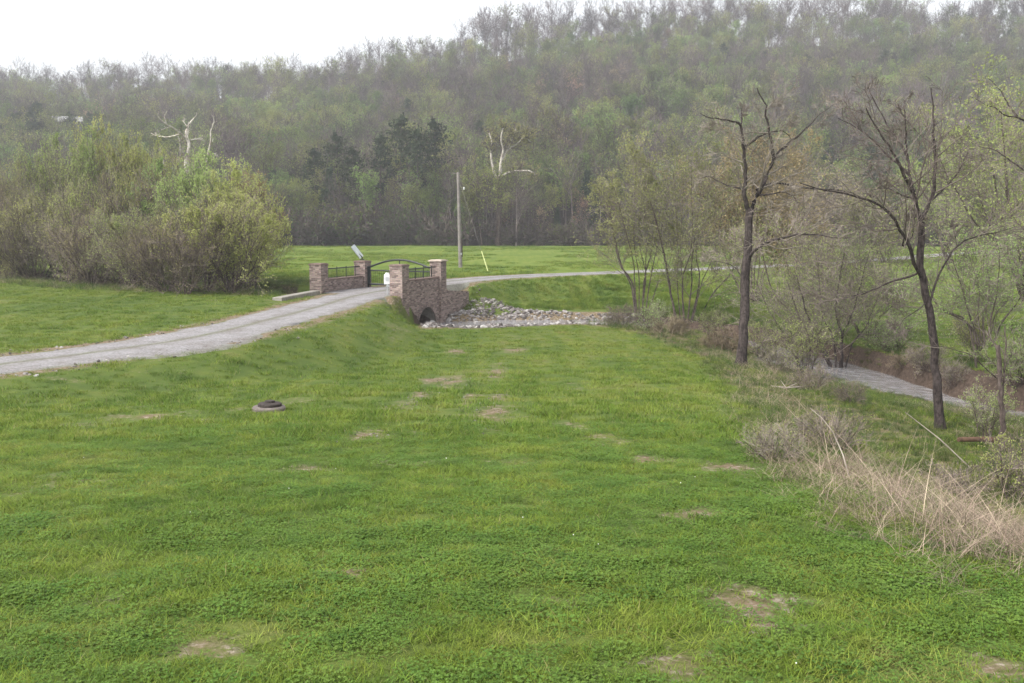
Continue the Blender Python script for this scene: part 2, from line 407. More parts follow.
def water_mat():
    m, N, L, b = M_new('creek_water', .10, 1.0)
    g = N.new('ShaderNodeNewGeometry')
    mp = N.new('ShaderNodeMapping'); mp.inputs['Scale'].default_value = (1, 1, 1); L.new(g.outputs['Position'], mp.inputs['Vector'])
    n = noise(N, L, mp.outputs[0], 2.2, 6, .6)
    b.inputs['Base Color'].default_value = (.36,.35,.36,1)
    bp = N.new('ShaderNodeBump'); bp.inputs['Strength'].default_value = .45; bp.inputs['Distance'].default_value = .05
    rw = ramp(N, [(.36, (.24,.23,.23)), (.66, (.36,.355,.37))]); L.new(n.outputs[0], rw.inputs[0]); L.new(rw.outputs[0], b.inputs['Base Color'])  # reflected sky brightness and ripple streaks painted into the colour, besides the real gloss
    L.new(n.outputs[0], bp.inputs['Height']); L.new(bp.outputs[0], b.inputs['Normal'])
    return m
def rock_mat():
    m, N, L, b = M_new('pale_limestone', .9, .15)
    oi = N.new('ShaderNodeObjectInfo'); tc = N.new('ShaderNodeTexCoord')
    n = noise(N, L, tc.outputs['Object'], 3, 4)
    r = ramp(N, [(0, (.08,.07,.065)), (.35, (.17,.15,.14)), (.75, (.30,.275,.26)), (1, (.42,.40,.38))]); L.new(oi.outputs['Random'], r.inputs[0])
    c = mixc(N, L, .4, r.outputs[0], n.outputs[0], 'OVERLAY'); L.new(c, b.inputs['Base Color'])
    return m
MT['ground'] = ground_mat(); MT['gravel'] = gravel_mat(); MT['stone'] = stonewall_mat(); MT['water'] = water_mat(); MT['rock'] = rock_mat()
MT['cap'] = simple('cap_stone', (.40,.33,.27), (.58,.50,.43), 6)
MT['iron'] = simple('black_iron', (.010,.014,.013), (.02,.026,.024), 8, .45, .4)
MT['concrete'] = simple('concrete', (.22,.20,.17), (.36,.34,.30), 5)
MT['manhole'] = simple('manhole_concrete', (.12,.10,.088), (.24,.205,.185), 9)
MT['dark'] = simple('dark_cast_iron', (.035,.028,.026), (.085,.07,.062), 14)
MT['pole'] = simple('weathered_pole', (.17,.15,.14), (.30,.275,.26), 3)
MT['whitebox'] = simple('white_enamel', (.70,.70,.70), (.82,.82,.82), 3, .5)
MT['marker'] = simple('lime_guard', (.50,.54,.22), (.56,.60,.28), 3, .5)
MT['panelglass'] = simple('solar_glass', (.42,.47,.47), (.60,.64,.63), 3, .25, .5)
MT['alu'] = simple('aluminium', (.55,.56,.57), (.62,.63,.64), 3, .4, .5, metal=.7)
MT['logwood'] = simple('orange_wood', (.085,.05,.033), (.16,.098,.065), 6)
MT['dryw'] = simple('dead_wood', (.26,.22,.18), (.48,.42,.36), 6)
MT['roof'] = simple('house_roof', (.27,.265,.26), (.36,.355,.35), 1)
MT['hwall'] = simple('house_wall', (.16,.14,.15), (.22,.20,.21), 1)
MT['htrim'] = simple('house_trim', (.40,.40,.39), (.48,.48,.47), 1)
MT['flower'] = simple('flower_white', (.75,.75,.70), (.8,.8,.75), 1)

# ------------------------------------------------------------------ ground sheet
def axis(lo, a, b, hi, s, g):
    mid = list(np.arange(a, b, s)); L_ = []; x = a; st = s
    while x > lo: st *= g; x -= st; L_.append(x)
    R_ = []; x = mid[-1]; st = s
    while x < hi: st *= g; x += st; R_.append(x)
    return np.array(L_[::-1]+mid+R_)
gx = axis(-900, -17, 20, 900, .2, 1.055); gy = axis(-60, 3, 64, 1000, .2, 1.04)
GX, GY = np.meshgrid(gx, gy); GZ = terrain(GX, GY)
nx, ny = len(gx), len(gy)
ii = np.arange(ny-1)[:, None]*nx + np.arange(nx-1)[None]
Q = np.stack([ii, ii+1, ii+nx+1, ii+nx], -1).reshape(-1, 4)
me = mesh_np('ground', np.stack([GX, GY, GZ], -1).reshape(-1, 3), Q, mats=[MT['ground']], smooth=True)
def gz(x, y):            # height of the ground mesh itself
    i = np.clip(np.searchsorted(gx, x)-1, 0, nx-2); j = np.clip(np.searchsorted(gy, y)-1, 0, ny-2)
    u = (x-gx[i])/(gx[i+1]-gx[i]); v = (y-gy[j])/(gy[j+1]-gy[j])
    return GZ[j,i]*(1-u)*(1-v)+GZ[j,i+1]*u*(1-v)+GZ[j+1,i]*(1-u)*v+GZ[j+1,i+1]*u*v
drG, _ = sdist(GX, GY, ROADC); dcG, _ = sdist(GX, GY, CREEKC)
# bare soil patches seen in the lawn: (pixel, half width, half length in metres)
SOIL = [(497,372,.28,2.2),(452,383,.32,2.4),(499,397,.22,1.3),(492,416,.30,1.6),(470,398,.16,1.6),(420,396,.2,1.4),(405,405,.35,.8),(370,435,.3,.6),(440,380,.5,1.2),
        (600,440,.3,.6),(657,461,.28,.35),(745,605,.34,.35),(660,670,.34,.25),(560,607,.18,.18),(205,652,.2,.16),(690,517,.28,.3),(150,416,.7,.35),
        (1000,672,.25,.25),(780,628,.22,.2),(340,577,.16,.15),(570,425,.3,.5),(300,470,.25,.3),(510,350,.6,1.2),(200,420,.35,.25),(455,352,.5,1.0),(730,470,.3,.5)]
SP = [(ground(px, py), a, b) for px, py, a, b in SOIL]
def soilmask(x, y):
    s = np.zeros(np.shape(x))
    for p, a, b in SP:
        q = (((x-p[0])/a)**2 + ((y-p[1])/b)**2)*.45
        s = np.maximum(s, (.64 if p[1] > 16 else .66)*np.exp(-q*.9))
    s = s*(.15+1.7*fbm(np.asarray(x)/.3, np.asarray(y)/.6, 45, 3))
    sp = fbm(np.asarray(x)/1.6, np.asarray(y)/1.6, 44)
    return np.maximum(s, sstep(.60, .80, sp)*.42*(1-sstep(60, 80, np.asarray(y))))
def wildmask(x, y):           # the unmown strip between lawn and creek
    d, _ = sdist(x, y, EG)    # positive = right-hand side of the edge walked towards the camera... sign fixed below
    dc, _ = sdist(x, y, CREEKC)
    return sstep(-.5, 1.0, -d)*(np.asarray(y) < 60)*(np.asarray(x) > 1)*sstep(-2.2,-1.6,dc)
wG = wildmask(GX, GY)
soilG = soilmask(GX, GY)
shoulder = np.exp(-((np.abs(drG)-1.9)/.55)**2)*.8
soilG = np.maximum(soilG, shoulder*(GY < 75))
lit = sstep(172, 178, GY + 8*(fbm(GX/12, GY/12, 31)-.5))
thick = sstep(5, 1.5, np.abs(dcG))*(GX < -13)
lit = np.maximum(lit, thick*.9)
near_c = np.abs(dcG)
bankf = np.where(dcG < 0, sstep(2.5, 1.6, near_c), sstep(2.4, 1.4, near_c)*.8)*(GX > 6.5)
riprap = np.where(dcG > 0, sstep(6.5, 4.0, near_c), sstep(2.6, 1.8, near_c))*(GX > -5)*(GX < 7.5)*(GX > -14)
bankf = np.maximum(bankf, sstep(2.2, 1.6, near_c)*(GX < -4))
def colattr(me, name, r, g, b):
    a = me.color_attributes.new(name, 'FLOAT_COLOR', 'POINT')
    d = np.stack([r, g, b, np.ones_like(r)], -1).astype(np.float32).ravel(); a.data.foreach_set('color', d)
sandG = sstep(4.6, 3.0, dcG)*(dcG > .3)*(GX > 15.2)*(GX < 27)*.8
colattr(me, 'mask', np.maximum(np.maximum(soilG, riprap*.75), sandG), lit, wG*.72)
colattr(me, 'bank', bankf, bankf*0, bankf*0)
tag(link('ground', me), 'gently sloping grassy valley floor rising to a wooded hill', None, None, 'structure')

# ------------------------------------------------------------------ gravel road
def ribbon(name, P, offs, zf, mat, lab, kind='structure', jitter=None):
    P = np.asarray(P); tg = np.gradient(P, axis=0); tg /= np.linalg.norm(tg, axis=1)[:, None]
    nrm = np.stack([tg[:, 1], -tg[:, 0]], -1)
    O = np.tile(np.array(offs, float)[None], (len(P), 1)); O2 = jitter(O, P) if jitter else O
    X = P[:, 0:1]+nrm[:, 0:1]*O2; Y = P[:, 1:2]+nrm[:, 1:2]*O2; Z = zf(X, Y, O)
    n = len(offs); ii = np.arange(len(P)-1)[:, None]*n+np.arange(n-1)[None]
    Qd = np.stack([ii, ii+1, ii+n+1, ii+n], -1).reshape(-1, 4)
    o = link(name, mesh_np(name, np.stack([X, Y, Z], -1).reshape(-1, 3), Qd, mats=[mat], smooth=True)); tag(o, lab, None, None, kind)
    if name == 'road':
        ao = np.abs(O).ravel(); fade = np.exp(-(ao/.3)**2) + .8*(ao > 1.5)
        colattr(o.data, 'wear', np.exp(-((ao-.85)/.35)**2), fade, ao*0)
    return o
def resample(P, s):
    d = np.concatenate([[0], np.cumsum(np.linalg.norm(np.diff(P, axis=0), axis=1))]); t = np.arange(0, d[-1], s)
    return np.stack([np.interp(t, d, P[:, 0]), np.interp(t, d, P[:, 1])], -1)
RP = resample(catmull(ROAD, 12), .25)
offs = [-2.1,-1.85,-1.6,-1.2,-.8,-.4,0,.4,.8,1.2,1.6,1.85,2.1]
def rz(x, y, o):
    base = terrain(x, y); ao = np.abs(o)
    n = fbm(x/.7, y/.7, 61, 3)-.5; n2 = fbm(x/3.0, y/3.0, 62, 3)-.5
    crown = .035 - .055*np.maximum(0, ao-1.35)/.4 + n2*.05*sstep(.9, 1.7, ao)
    mid = -.03*np.exp(-(o/.3)**2)*np.where(y < 47, 1, 0)*(n*2.2+n2*1.5+.2)
    return np.where((ao < 1.7) & (y > 24) & (y < 120), 0, base) + crown + mid + n*.02 + np.where(ao > 1.5, n*.05, 0)
def rj(O, P):
    n = (fbm(P[:, 0:1]/1.2+40+O*7, P[:, 1:2]/1.2, 63, 3)-.5)
    bulge = 1.5*np.exp(-((P[:, 1:2]-30.2)/2.6)**2)*np.where(O > 2, 1, .6)
    return O + np.where(np.abs(O) > 1.5, n*.5*np.sign(O), 0) + np.where(O > 1.5, bulge, 0)
ribbon('road', RP, offs, rz, MT['gravel'], 'pale grey gravel lane crossing the little bridge', jitter=rj)

# ------------------------------------------------------------------ creek water
CP = resample(catmull(CREEK, 8), .6); CP = CP[(CP[:,0] > -60) & (CP[:,0] < 120)]
ribbon('creek_water', CP, [-2.4,-1.2,0,1.2,2.4], lambda x, y, o: water_z(x), MT['water'], 'shallow creek water reflecting the pale sky')

# ------------------------------------------------------------------ vegetation generator
def nrmz(v): return v/np.maximum(np.linalg.norm(v, axis=-1, keepdims=True), 1e-9)
def tubes(PT, RD, s):
    N_, K = RD.shape
    tg = nrmz(np.gradient(PT, axis=1)); ref = np.where(np.abs(tg[..., 2:3]) > .9, np.array([1., 0, 0]), np.array([0, 0, 1.]))
    u = nrmz(np.cross(tg, ref)); w = np.cross(tg, u)
    if s == 2:
        ph = np.linspace(0, 7, N_)[:, None, None]
        d = u*np.cos(ph*11)+w*np.sin(ph*11)
        V = np.stack([PT-d*RD[..., None], PT+d*RD[..., None]], 2)
        b = (np.arange(N_)[:, None]*K + np.arange(K-1)[None])*2
        Qd = np.stack([b, b+1, b+3, b+2], -1).reshape(-1, 4)
        return V.reshape(-1, 3), Qd
    an = np.arange(s)*2*math.pi/s
    V = PT[:, :, None]+RD[:, :, None, None]*(u[:, :, None]*np.cos(an)[:, None]+w[:, :, None]*np.sin(an)[:, None])
    b = (np.arange(N_)[:, None]*K + np.arange(K-1)[None])*s
    Qs = [np.stack([b+k, b+(k+1) % s, b+s+(k+1) % s, b+s+k], -1).reshape(-1, 4) for k in range(s)]
    return V.reshape(-1, 3), np.concatenate(Qs)
def children(rg, PT, RD, n, t0, ang, ln, K, wander, up, rr, t1=1.0, lnpow=.5, droop=0):
    N_, Kp = RD.shape
    cnt = np.maximum(0, np.floor(n + rg.random(N_))).astype(int) if np.isscalar(n) else n
    pid = np.repeat(np.arange(N_), cnt); M_ = len(pid)
    t = t0+(t1-t0)*rg.random(M_); f = t*(Kp-1); i = np.minimum(f.astype(int), Kp-2); fr = (f-i)[:, None]
    p = PT[pid, i]*(1-fr)+PT[pid, i+1]*fr; pd = nrmz(PT[pid, i+1]-PT[pid, i]); r = RD[pid, i]*(1-fr[:, 0])+RD[pid, i+1]*fr[:, 0]
    perp = nrmz(np.cross(pd, rg.normal(size=(M_, 3)))); a = ang*(.7+.6*rg.random(M_))[:, None]
    d = nrmz(pd*np.cos(a)+perp*np.sin(a))
    plen = np.linalg.norm(np.diff(PT, axis=1), axis=2).sum(1)[pid]
    L_ = plen*ln*(.6+.8*rg.random(M_))*(1.05-t)**lnpow*1.2
    r0 = np.maximum(r*rr*(.7+.5*rg.random(M_)), .0015)
    return march(rg, p, d, L_, r0, K, wander, up, droop)
def march(rg, p, d, L_, r0, K, wander, up, droop=0, taper=.25):
    M_ = len(p); PT = np.zeros((M_, K, 3)); PT[:, 0] = p; st = (L_/(K-1))[:, None]
    for k in range(1, K):
        d = nrmz(d + rg.normal(size=(M_, 3))*wander + np.array([0, 0, up - droop*k/K])); p = p+d*st; PT[:, k] = p
    RD = r0[:, None]*np.linspace(1, taper, K)[None]
    return PT, RD
def leaves(rg, PT, n, size, spread=.05, t0=.2, drop=0):
    N_, K = PT.shape[:2]; cnt = np.floor(n+rg.random(N_)).astype(int); pid = np.repeat(np.arange(N_), cnt); M_ = len(pid)
    f = (t0+(1-t0)*rg.random(M_))*(K-1); i = np.minimum(f.astype(int), K-2); fr = (f-i)[:, None]
    p = PT[pid, i]*(1-fr)+PT[pid, i+1]*fr + rg.normal(size=(M_, 3))*spread
    u = nrmz(rg.normal(size=(M_, 3))); w = nrmz(np.cross(u, rg.normal(size=(M_, 3)))); s = (size*(.6+.8*rg.random(M_)))[:, None]
    V = np.stack([p-u*s*.6, p-w*s*.32, p+u*s*.6, p+w*s*.32], 1).reshape(-1, 3)
    return V, np.arange(M_*4).reshape(-1, 4)
def combine(name, parts, mats):
    Vs = []; Qs = []; mi = []; b = 0
    for (V, Qd), m in parts:
        if len(V) == 0: continue
        Vs.append(V); Qs.append(Qd+b); mi.append(np.full(len(Qd), m)); b += len(V)
    return mesh_np(name, np.concatenate(Vs), np.concatenate(Qs), mats=mats, midx=np.concatenate(mi), smooth=False)

def tree_meshes(seed, H=14, r0=.2, stems=1, spread=.15, lev=((10,.35,.85,.45),(7,.15,.7,.4),(5,.1,.7,.45)), leaf=None, bark='bark2', twig='twig', leafmat='bud', K0=9, wander=.07, sides=(6,4,3,2), up=.06, minr=.006, pw=None, top=1):
    rg = np.random.default_rng(seed)
    a = rg.random(stems)*6.283; sp = spread*(.5+rg.random(stems)) if stems > 1 else np.array([rg.random()*.05])
    d = np.stack([np.cos(a)*np.sin(sp), np.sin(a)*np.sin(sp), np.cos(sp)], -1)
    base = np.stack([np.cos(a), np.sin(a), 0*a], -1)*(r0*1.3*(stems > 1)) + np.array([0, 0, -.25])
    Ls = H*(.75+.3*rg.random(stems)) if stems > 1 else np.array([H])
    PT, RD = march(rg, base, d, Ls, np.full(stems, r0)*(.6+.5*rg.random(stems) if stems > 1 else 1), K0, wander, .02, 0, .15)
    if top < 1: PT[:, 1:] = PT[:, :1] + (PT[:, 1:]-PT[:, :1])*top
    trunk = [(tubes(PT, RD, sides[0]+2), 0)]; crown = []
    cur = (PT, RD); levels = []
    for li, (n, t0, ang, ln) in enumerate(lev):
        cur = children(rg, cur[0], cur[1], n, t0, ang, ln, 6 if li == 0 else 4, .13, up, .55, lnpow=(pw if pw is not None else .55) if li == 0 else .35)
        cur = (cur[0], np.maximum(cur[1], minr*(1.5 if li < len(lev)-1 else 1)))
        levels.append(cur)
        (trunk if li == 0 and len(lev) > 2 else crown).append((tubes(cur[0], cur[1], sides[min(li+1, 3)]), 0))
    if leaf:
        n, size, spd = leaf
        crown.append((leaves(rg, levels[-1][0], n, size, spd), 1))
        if len(levels) > 1: crown.append((leaves(rg, levels[-2][0], n*.6, size, spd, .5), 1))
    tm = combine('trunk', trunk, [MT[bark]]); cm = combine('crown', crown, [MT[twig], MT[leafmat]])
    return tm, cm
def conifer_meshes(seed, H=12, r0=.16, width=2.6, n=90, dens=26, t0=.12, pine=False):
    rg = np.random.default_rng(seed)
    PT, RD = march(rg, np.zeros((1, 3))-np.array([0,0,.2]), np.array([[0, 0, 1.]]), np.array([H]), np.array([r0]), 8, .015, .02, 0, .1)
    t = np.sort(t0+(1-t0)*rg.random(n)); f = t*7; i = np.minimum(f.astype(int), 6); fr = (f-i)[:, None]
    p = PT[0, i]*(1-fr)+PT[0, i+1]*fr; a = rg.random(n)*6.283
    prof = (1-(t-t0)/(1-t0))**(.8) if not pine else np.sin(np.clip((t-t0)/(1-t0), 0, 1)*2.6+.5)
    L_ = width*np.maximum(prof, .08)*(.6+.6*rg.random(n))
    d = np.stack([np.cos(a), np.sin(a), .25+0*a], -1)
    B, BR = march(rg, p, nrmz(d), L_, np.full(n, .035), 5, .1, -.02 if not pine else .06)
    V, Qd = leaves(rg, B, dens, .34 if not pine else .30, .20, .15)
    return combine('trunk', [(tubes(PT, RD, 7), 0)], [MT['bark2']]), combine('crown', [(tubes(B, BR, 3), 0), ((V, Qd), 1)], [MT['bark2'], MT['needle']])
def plant_tree(name, meshes, loc, label, cat, group=None, scale=1, rz=None, rg=rnd):
    o = empty(name, loc, label, cat, group, rg.random()*6.28 if rz is None else rz)
    o.scale = (scale,)*3 if np.isscalar(scale) else scale
    link('trunk', meshes[0], o); link('crown', meshes[1], o); return o

# scatter: one object whose geometry nodes set mesh copies on points
def scatter(name, P, rot, scl, idx, src, label, kind='stuff', cat=None):
    me = bpy.data.meshes.new(name); P = np.asarray(P, np.float32); me.vertices.add(len(P)); me.vertices.foreach_set('co', P.ravel())
    a = me.attributes.new('rot', 'FLOAT_VECTOR', 'POINT'); a.data.foreach_set('vector', np.asarray(rot, np.float32).ravel())
    a = me.attributes.new('scl', 'FLOAT', 'POINT'); a.data.foreach_set('value', np.asarray(scl, np.float32))
    a = me.attributes.new('idx', 'INT', 'POINT'); a.data.foreach_set('value', np.asarray(idx, np.int32))
    o = link(name, me); tag(o, label, cat, None, kind)
    c = bpy.data.collections.new(name+'_source')
    for k, m_ in enumerate(src):
        so = bpy.data.objects.new('%s_source_%02d' % (name, k), m_); c.objects.link(so)
    g = bpy.data.node_groups.new(name, 'GeometryNodeTree')
    g.interface.new_socket('Geometry', in_out='INPUT', socket_type='NodeSocketGeometry'); g.interface.new_socket('Geometry', in_out='OUTPUT', socket_type='NodeSocketGeometry')
    N = g.nodes; L = g.links; gi = N.new('NodeGroupInput'); go = N.new('NodeGroupOutput')
    ci = N.new('GeometryNodeCollectionInfo'); ci.inputs['Collection'].default_value = c; ci.inputs['Separate Children'].default_value = True; ci.inputs['Reset Children'].default_value = True
    ip = N.new('GeometryNodeInstanceOnPoints'); ip.inputs['Pick Instance'].default_value = True
    def attr(nm, ty):
        n = N.new('GeometryNodeInputNamedAttribute'); n.data_type = ty; n.inputs['Name'].default_value = nm; return n.outputs[0]
    L.new(gi.outputs[0], ip.inputs['Points']); L.new(ci.outputs[0], ip.inputs['Instance'])
    L.new(attr('rot', 'FLOAT_VECTOR'), ip.inputs['Rotation']); L.new(attr('scl', 'FLOAT'), ip.inputs['Scale']); L.new(attr('idx', 'INT'), ip.inputs['Instance Index'])
    L.new(ip.outputs[0], go.inputs[0])
    md = o.modifiers.new('scatter', 'NODES'); md.node_group = g
    return o
# ------------------------------------------------------------------ stone bridge with gate
A = Vector((-5.87, 51.9, 0)); B = Vector((-4.16, 56.1, 0)); Cc = Vector((-10.45, 53.9, 0)); D = Vector((-8.75, 58.4, 0))
bridge = empty('stone_bridge', (-7.3, 55, 0), 'brown stone bridge with four capped pillars and an arched culvert', 'bridge')
def loc(b, name, mat, parent=bridge, **k):
    o = b.build(name, mat, parent, **k)
    if parent is bridge: o.matrix_parent_inverse = Matrix.Translation(-Vector(bridge.location))
    return o
def pillar(p, zb, zt, w, rz, capw=.07, cm='stonecap'):
    b = MB().box((p.x, p.y, (zb+zt)/2), (w, w, zt-zb), rz)
    o = loc(b, 'pillar', MT['stone'])
    c = MB().box((p.x, p.y, zt+.035), (w+capw, w+capw, .07), rz).box((p.x, p.y, zt+.085), (w-.05, w-.05, .03), rz)
    c.build('cap', MT[cm], o, bevel=.012)
angR = math.atan2((B-A).y, (B-A).x); angL = math.atan2((D-Cc).y, (D-Cc).x)
MT['stonecap'] = simple('coping_stone', (.17,.12,.105), (.27,.20,.175), 6)
pillar(A, -1.7, 1.52, .74, angR); pillar(B, -2.1, 1.62, .70, angR, .16, 'cap')
pillar(Cc, -1.4, 1.50, .72, angL); pillar(D, -1.6, 1.48, .72, angL)
def arch_wall(P0, P1, zt, th, cx, rad, zs, name='parapet_wall'):
    d = (P1-P0); L_ = d.length; d.normalize(); n = Vector((d.y, -d.x, 0))
    us = [0]+[cx-rad*math.cos(i*math.pi/20) for i in range(21)]+[L_]
    b = MB(); zb = -2.3
    def zlow(i, u):
        if i == 0 or i == len(us)-1: return zb
        return zs + math.sqrt(max(0, rad*rad-(u-cx)**2))
    for side, s in ((.5, 1), (-.5, -1)):
        for i in range(len(us)-1):
            u0, u1 = us[i], us[i+1]
            z0 = zlow(i, u0) if 0 < i else zb; z1 = zlow(i+1, u1) if i+1 < len(us)-1 else zb
            if i == 0: z0 = z1 = zb
            if i == len(us)-2: z0 = z1 = zb
            q = [P0+d*u0+n*th*side+Vector((0,0,z0)), P0+d*u1+n*th*side+Vector((0,0,z1)), P0+d*u1+n*th*side+Vector((0,0,zt)), P0+d*u0+n*th*side+Vector((0,0,zt))]
            if s < 0: q.reverse()
            k = len(b.v); b.v += [tuple(x) for x in q]; b.f.append((k, k+1, k+2, k+3))
    # top, and the soffit of the arch
    q = [P0+n*th*.5, P1+n*th*.5, P1-n*th*.5, P0-n*th*.5]; k = len(b.v); b.v += [(x.x, x.y, zt) for x in q]; b.f.append((k, k+1, k+2, k+3))
    o = loc(b, name, MT['stone'])
    # coping stones and arch ring
    c = MB().box(((P0+P1)/2+Vector((0,0,zt+.03))), (L_-.7, th+.08, .06), math.atan2(d.y, d.x)); c.build('coping', MT['stonecap'], o, bevel=.01)
    return d, n
TH = .42
dR, nR = arch_wall(A, B, .72, TH, 2.72, 1.12, -1.92)
dL, nL = arch_wall(Cc, D, .66, TH, 2.5, 1.12, -1.92)
# arch ring on the creek face
ring = MB(); cxw = A+dR*2.72
for i in range(15):
    a0 = math.pi*(i+.04)/15; a1 = math.pi*(i+.96)/15
    k = len(ring.v)
    for off in (.5*TH-.05, .5*TH+.035):
        for r_, a_ in ((1.10,a0),(1.34,a0),(1.34,a1),(1.10,a1)):
            p = cxw+dR*(-r_*math.cos(a_))+nR*off+Vector((0,0,-1.92+r_*math.sin(a_))); ring.v.append(tuple(p))
    for f in ((4,5,6,7),(0,1,5,4),(1,2,6,5),(2,3,7,6),(3,0,4,7)): ring.f.append(tuple(k+j for j in f))
loc(ring, 'arch_ring', MT['stone'])
# barrel of the culvert under the roadway
bar = MB(); P0 = A+dR*2.72+nR*TH*.48; P1 = Cc+dL*2.5-nL*TH*.48
for i in range(16):
    a0 = math.pi*i/16; a1 = math.pi*(i+1)/16; k = len(bar.v)
    for P_, d_ in ((P0, dR), (P1, dL)):
        for a_ in (a0, a1): bar.v.append(tuple(P_+d_*(-1.12*math.cos(a_))+Vector((0,0,-1.92+1.12*math.sin(a_)))))
    bar.f.append((k, k+1, k+3, k+2))
loc(bar, 'culvert_barrel', MT['concrete'])
# roadway slab between the parapets
dk = MB(); e1 = A-nR*.1; e2 = B-nR*.1; e3 = D+nL*.1; e4 = Cc+nL*.1
for z in (-.5, .028):
    for p in (e4, e1, e2, e3): dk.v.append((p.x, p.y, z))
dk.f = [(4,5,6,7),(3,2,1,0),(0,1,5,4),(1,2,6,5),(2,3,7,6),(3,0,4,7)]
loc(dk, 'roadway_slab', MT['gravel'])
# wing walls
def wing(P0, P1, zt0, zt1, zb, th=.4, mat='stone'):
    d = (P1-P0).normalized(); n = Vector((d.y, -d.x, 0))*th/2; b = MB()
    for p, zt in ((P0, zt0), (P1, zt1)):
        for s in (1, -1):
            for z in (zb, zt): b.v.append((p.x+n.x*s, p.y+n.y*s, z))
    b.f = [(0,1,3,2),(4,6,7,5),(0,4,5,1),(2,3,7,6),(1,5,7,3),(0,2,6,4)]
    loc(b, 'wing_wall', MT[mat])
wing(B+dR*.36, B+dR*3.5+nR*.1, -.02, -.28, -2.0)
wing(A-dR*.36, A-dR*3.4+Vector((-.35,0,0)), -.02, -.12, -1.2)
# iron railings on the parapets
def railing(P0, d, L_, z0, n):
    b = MB(); P0 = P0+d*.36; P1 = P0+d*(L_-.72); up = Vector((0,0,1))
    b.bar(P0+up*(z0+.10), P1+up*(z0+.10), .014); b.bar(P0+up*(z0+.58), P1+up*(z0+.58), .032)
    for i in range(n): b.bar(P0.lerp(P1, (i+.5)/n)+up*z0, P0.lerp(P1, (i+.5)/n)+up*(z0+.58), .009, 6)
    for i in range(4): b.bar(P0.lerp(P1, (i+.5)/4)+up*z0, P0.lerp(P1, (i+.5)/4)+up*(z0+.66), .03, 6)
    loc(b, 'railing', MT['iron'])
railing(A, dR, (B-A).length, .74, 26); railing(Cc, dL, (D-Cc).length, .68, 28)

# arched iron gate
G0 = D+(B-D).normalized()*.46; G1 = B-(B-D).normalized()*.44; gd = (G1-G0).normalized(); GL = (G1-G0).length
gate = empty('iron_gate', tuple(G0), 'black iron gate with arched top rail closed across the gravel lane', 'gate')
def gl(b, name, mat='iron', parent=gate):
    o = b.build(name, MT[mat], parent); 
    if parent is gate: o.matrix_parent_inverse = Matrix.Translation(-Vector(gate.location))
    return o
U = Vector((0,0,1)); fr = MB()
def gp(u, z): return G0+gd*u+U*z
fr.bar(gp(.03,.16), gp(.03,1.22), .06); fr.bar(gp(GL-.03,.16), gp(GL-.03,1.22), .045)
fr.bar(gp(0,.22), gp(GL,.22), .06); fr.bar(gp(0,1.02), gp(GL,1.02), .042)
gl(fr, 'frame')
ab = MB(); pts = [gp(GL*i/20, 1.20+.46*math.sin(math.pi*i/20)) for i in range(21)]
for i in range(20): ab.bar(pts[i], pts[i+1], .055)
gl(ab, 'arched_rail')
pk = MB()
for i in range(1, 30): pk.bar(gp(GL*i/30,.22), gp(GL*i/30,1.02), .007, 6)
gl(pk, 'picket_row'); ml = MB().bar(gp(GL*.5,.2), gp(GL*.5,1.64), .03); gl(ml, 'centre_stile')
hp = MB().bar(G0-gd*.07+U*(-.05), G0-gd*.07+U*1.25, .055); gl(hp, 'gate_post')

# solar panel on the far-left pillar
t = D+Vector((0,0,1.62)); sp = empty('solar_panel', tuple(t), 'tilted pale solar panel on a black bracket atop the pillar left of the gate', 'solar panel')
ax = (Vector((-.60, -.10, .80))).normalized(); nrm_ = Vector((.70, -.48, .48)); nrm_ = (nrm_-ax*nrm_.dot(ax)).normalized(); sd_ = ax.cross(nrm_)
Mt = Matrix((sd_, ax, nrm_)).transposed().to_4x4()
pc = Vector((-.30, -.02, .48))
fp = MB().box(pc, (.42, .86, .035), tilt=Mt); f_ = fp.build('panel_frame', MT['alu'], sp)
MB().box(pc+nrm_*.02, (.37, .81, .006), tilt=Mt).build('panel_glass', MT['panelglass'], f_)
br = MB().bar((.02,0,0), (-.05,0,.22), .035).bar((-.05,0,.2), tuple(pc-nrm_*.03), .03).box((.0,0,.02), (.25,.2,.04)); br.build('bracket', MT['iron'], sp)

# keypad box on its post beside the near-right pillar
kp = A+Vector((-.62, -.05, 0)); kb = empty('keypad_box', (kp.x, kp.y, 0), 'white gate keypad box on a short post beside the near pillar', 'keypad')
MB().bar((0,0,-.1), (0,0,.62), .035).build('post', MT['alu'], kb)
k2 = MB().box((0,0,.84), (.33,.2,.52)).build('housing', MT['whitebox'], kb, bevel=.02)
MB().box((0,0,1.12), (.20,.18,.12)).build('hood', MT['whitebox'], kb, bevel=.02)
MB().box((.0,-.114,.86), (.16,.012,.2)).build('keypad', MT['alu'], k2)
MB().box((.03,-.02,.50), (.16,.14,.10)).build('base_bracket', MT['alu'], kb)

# pale slab at the left road edge
g0 = at(277, 300, 47.8); g1 = at(316, 293.5, 53.0)
sl = MB(); dd = Vector((g1[0]-g0[0], g1[1]-g0[1], 0)); mid = Vector(((g0[0]+g1[0])/2, (g0[1]+g1[1])/2, .07))
sl.box(mid, (dd.length, .5, .24), math.atan2(dd.y, dd.x)); so = sl.build('concrete_slab', MT['concrete'], None, bevel=.03)
tag(so, 'long pale concrete slab lying along the left road edge before the bridge', 'concrete slab')

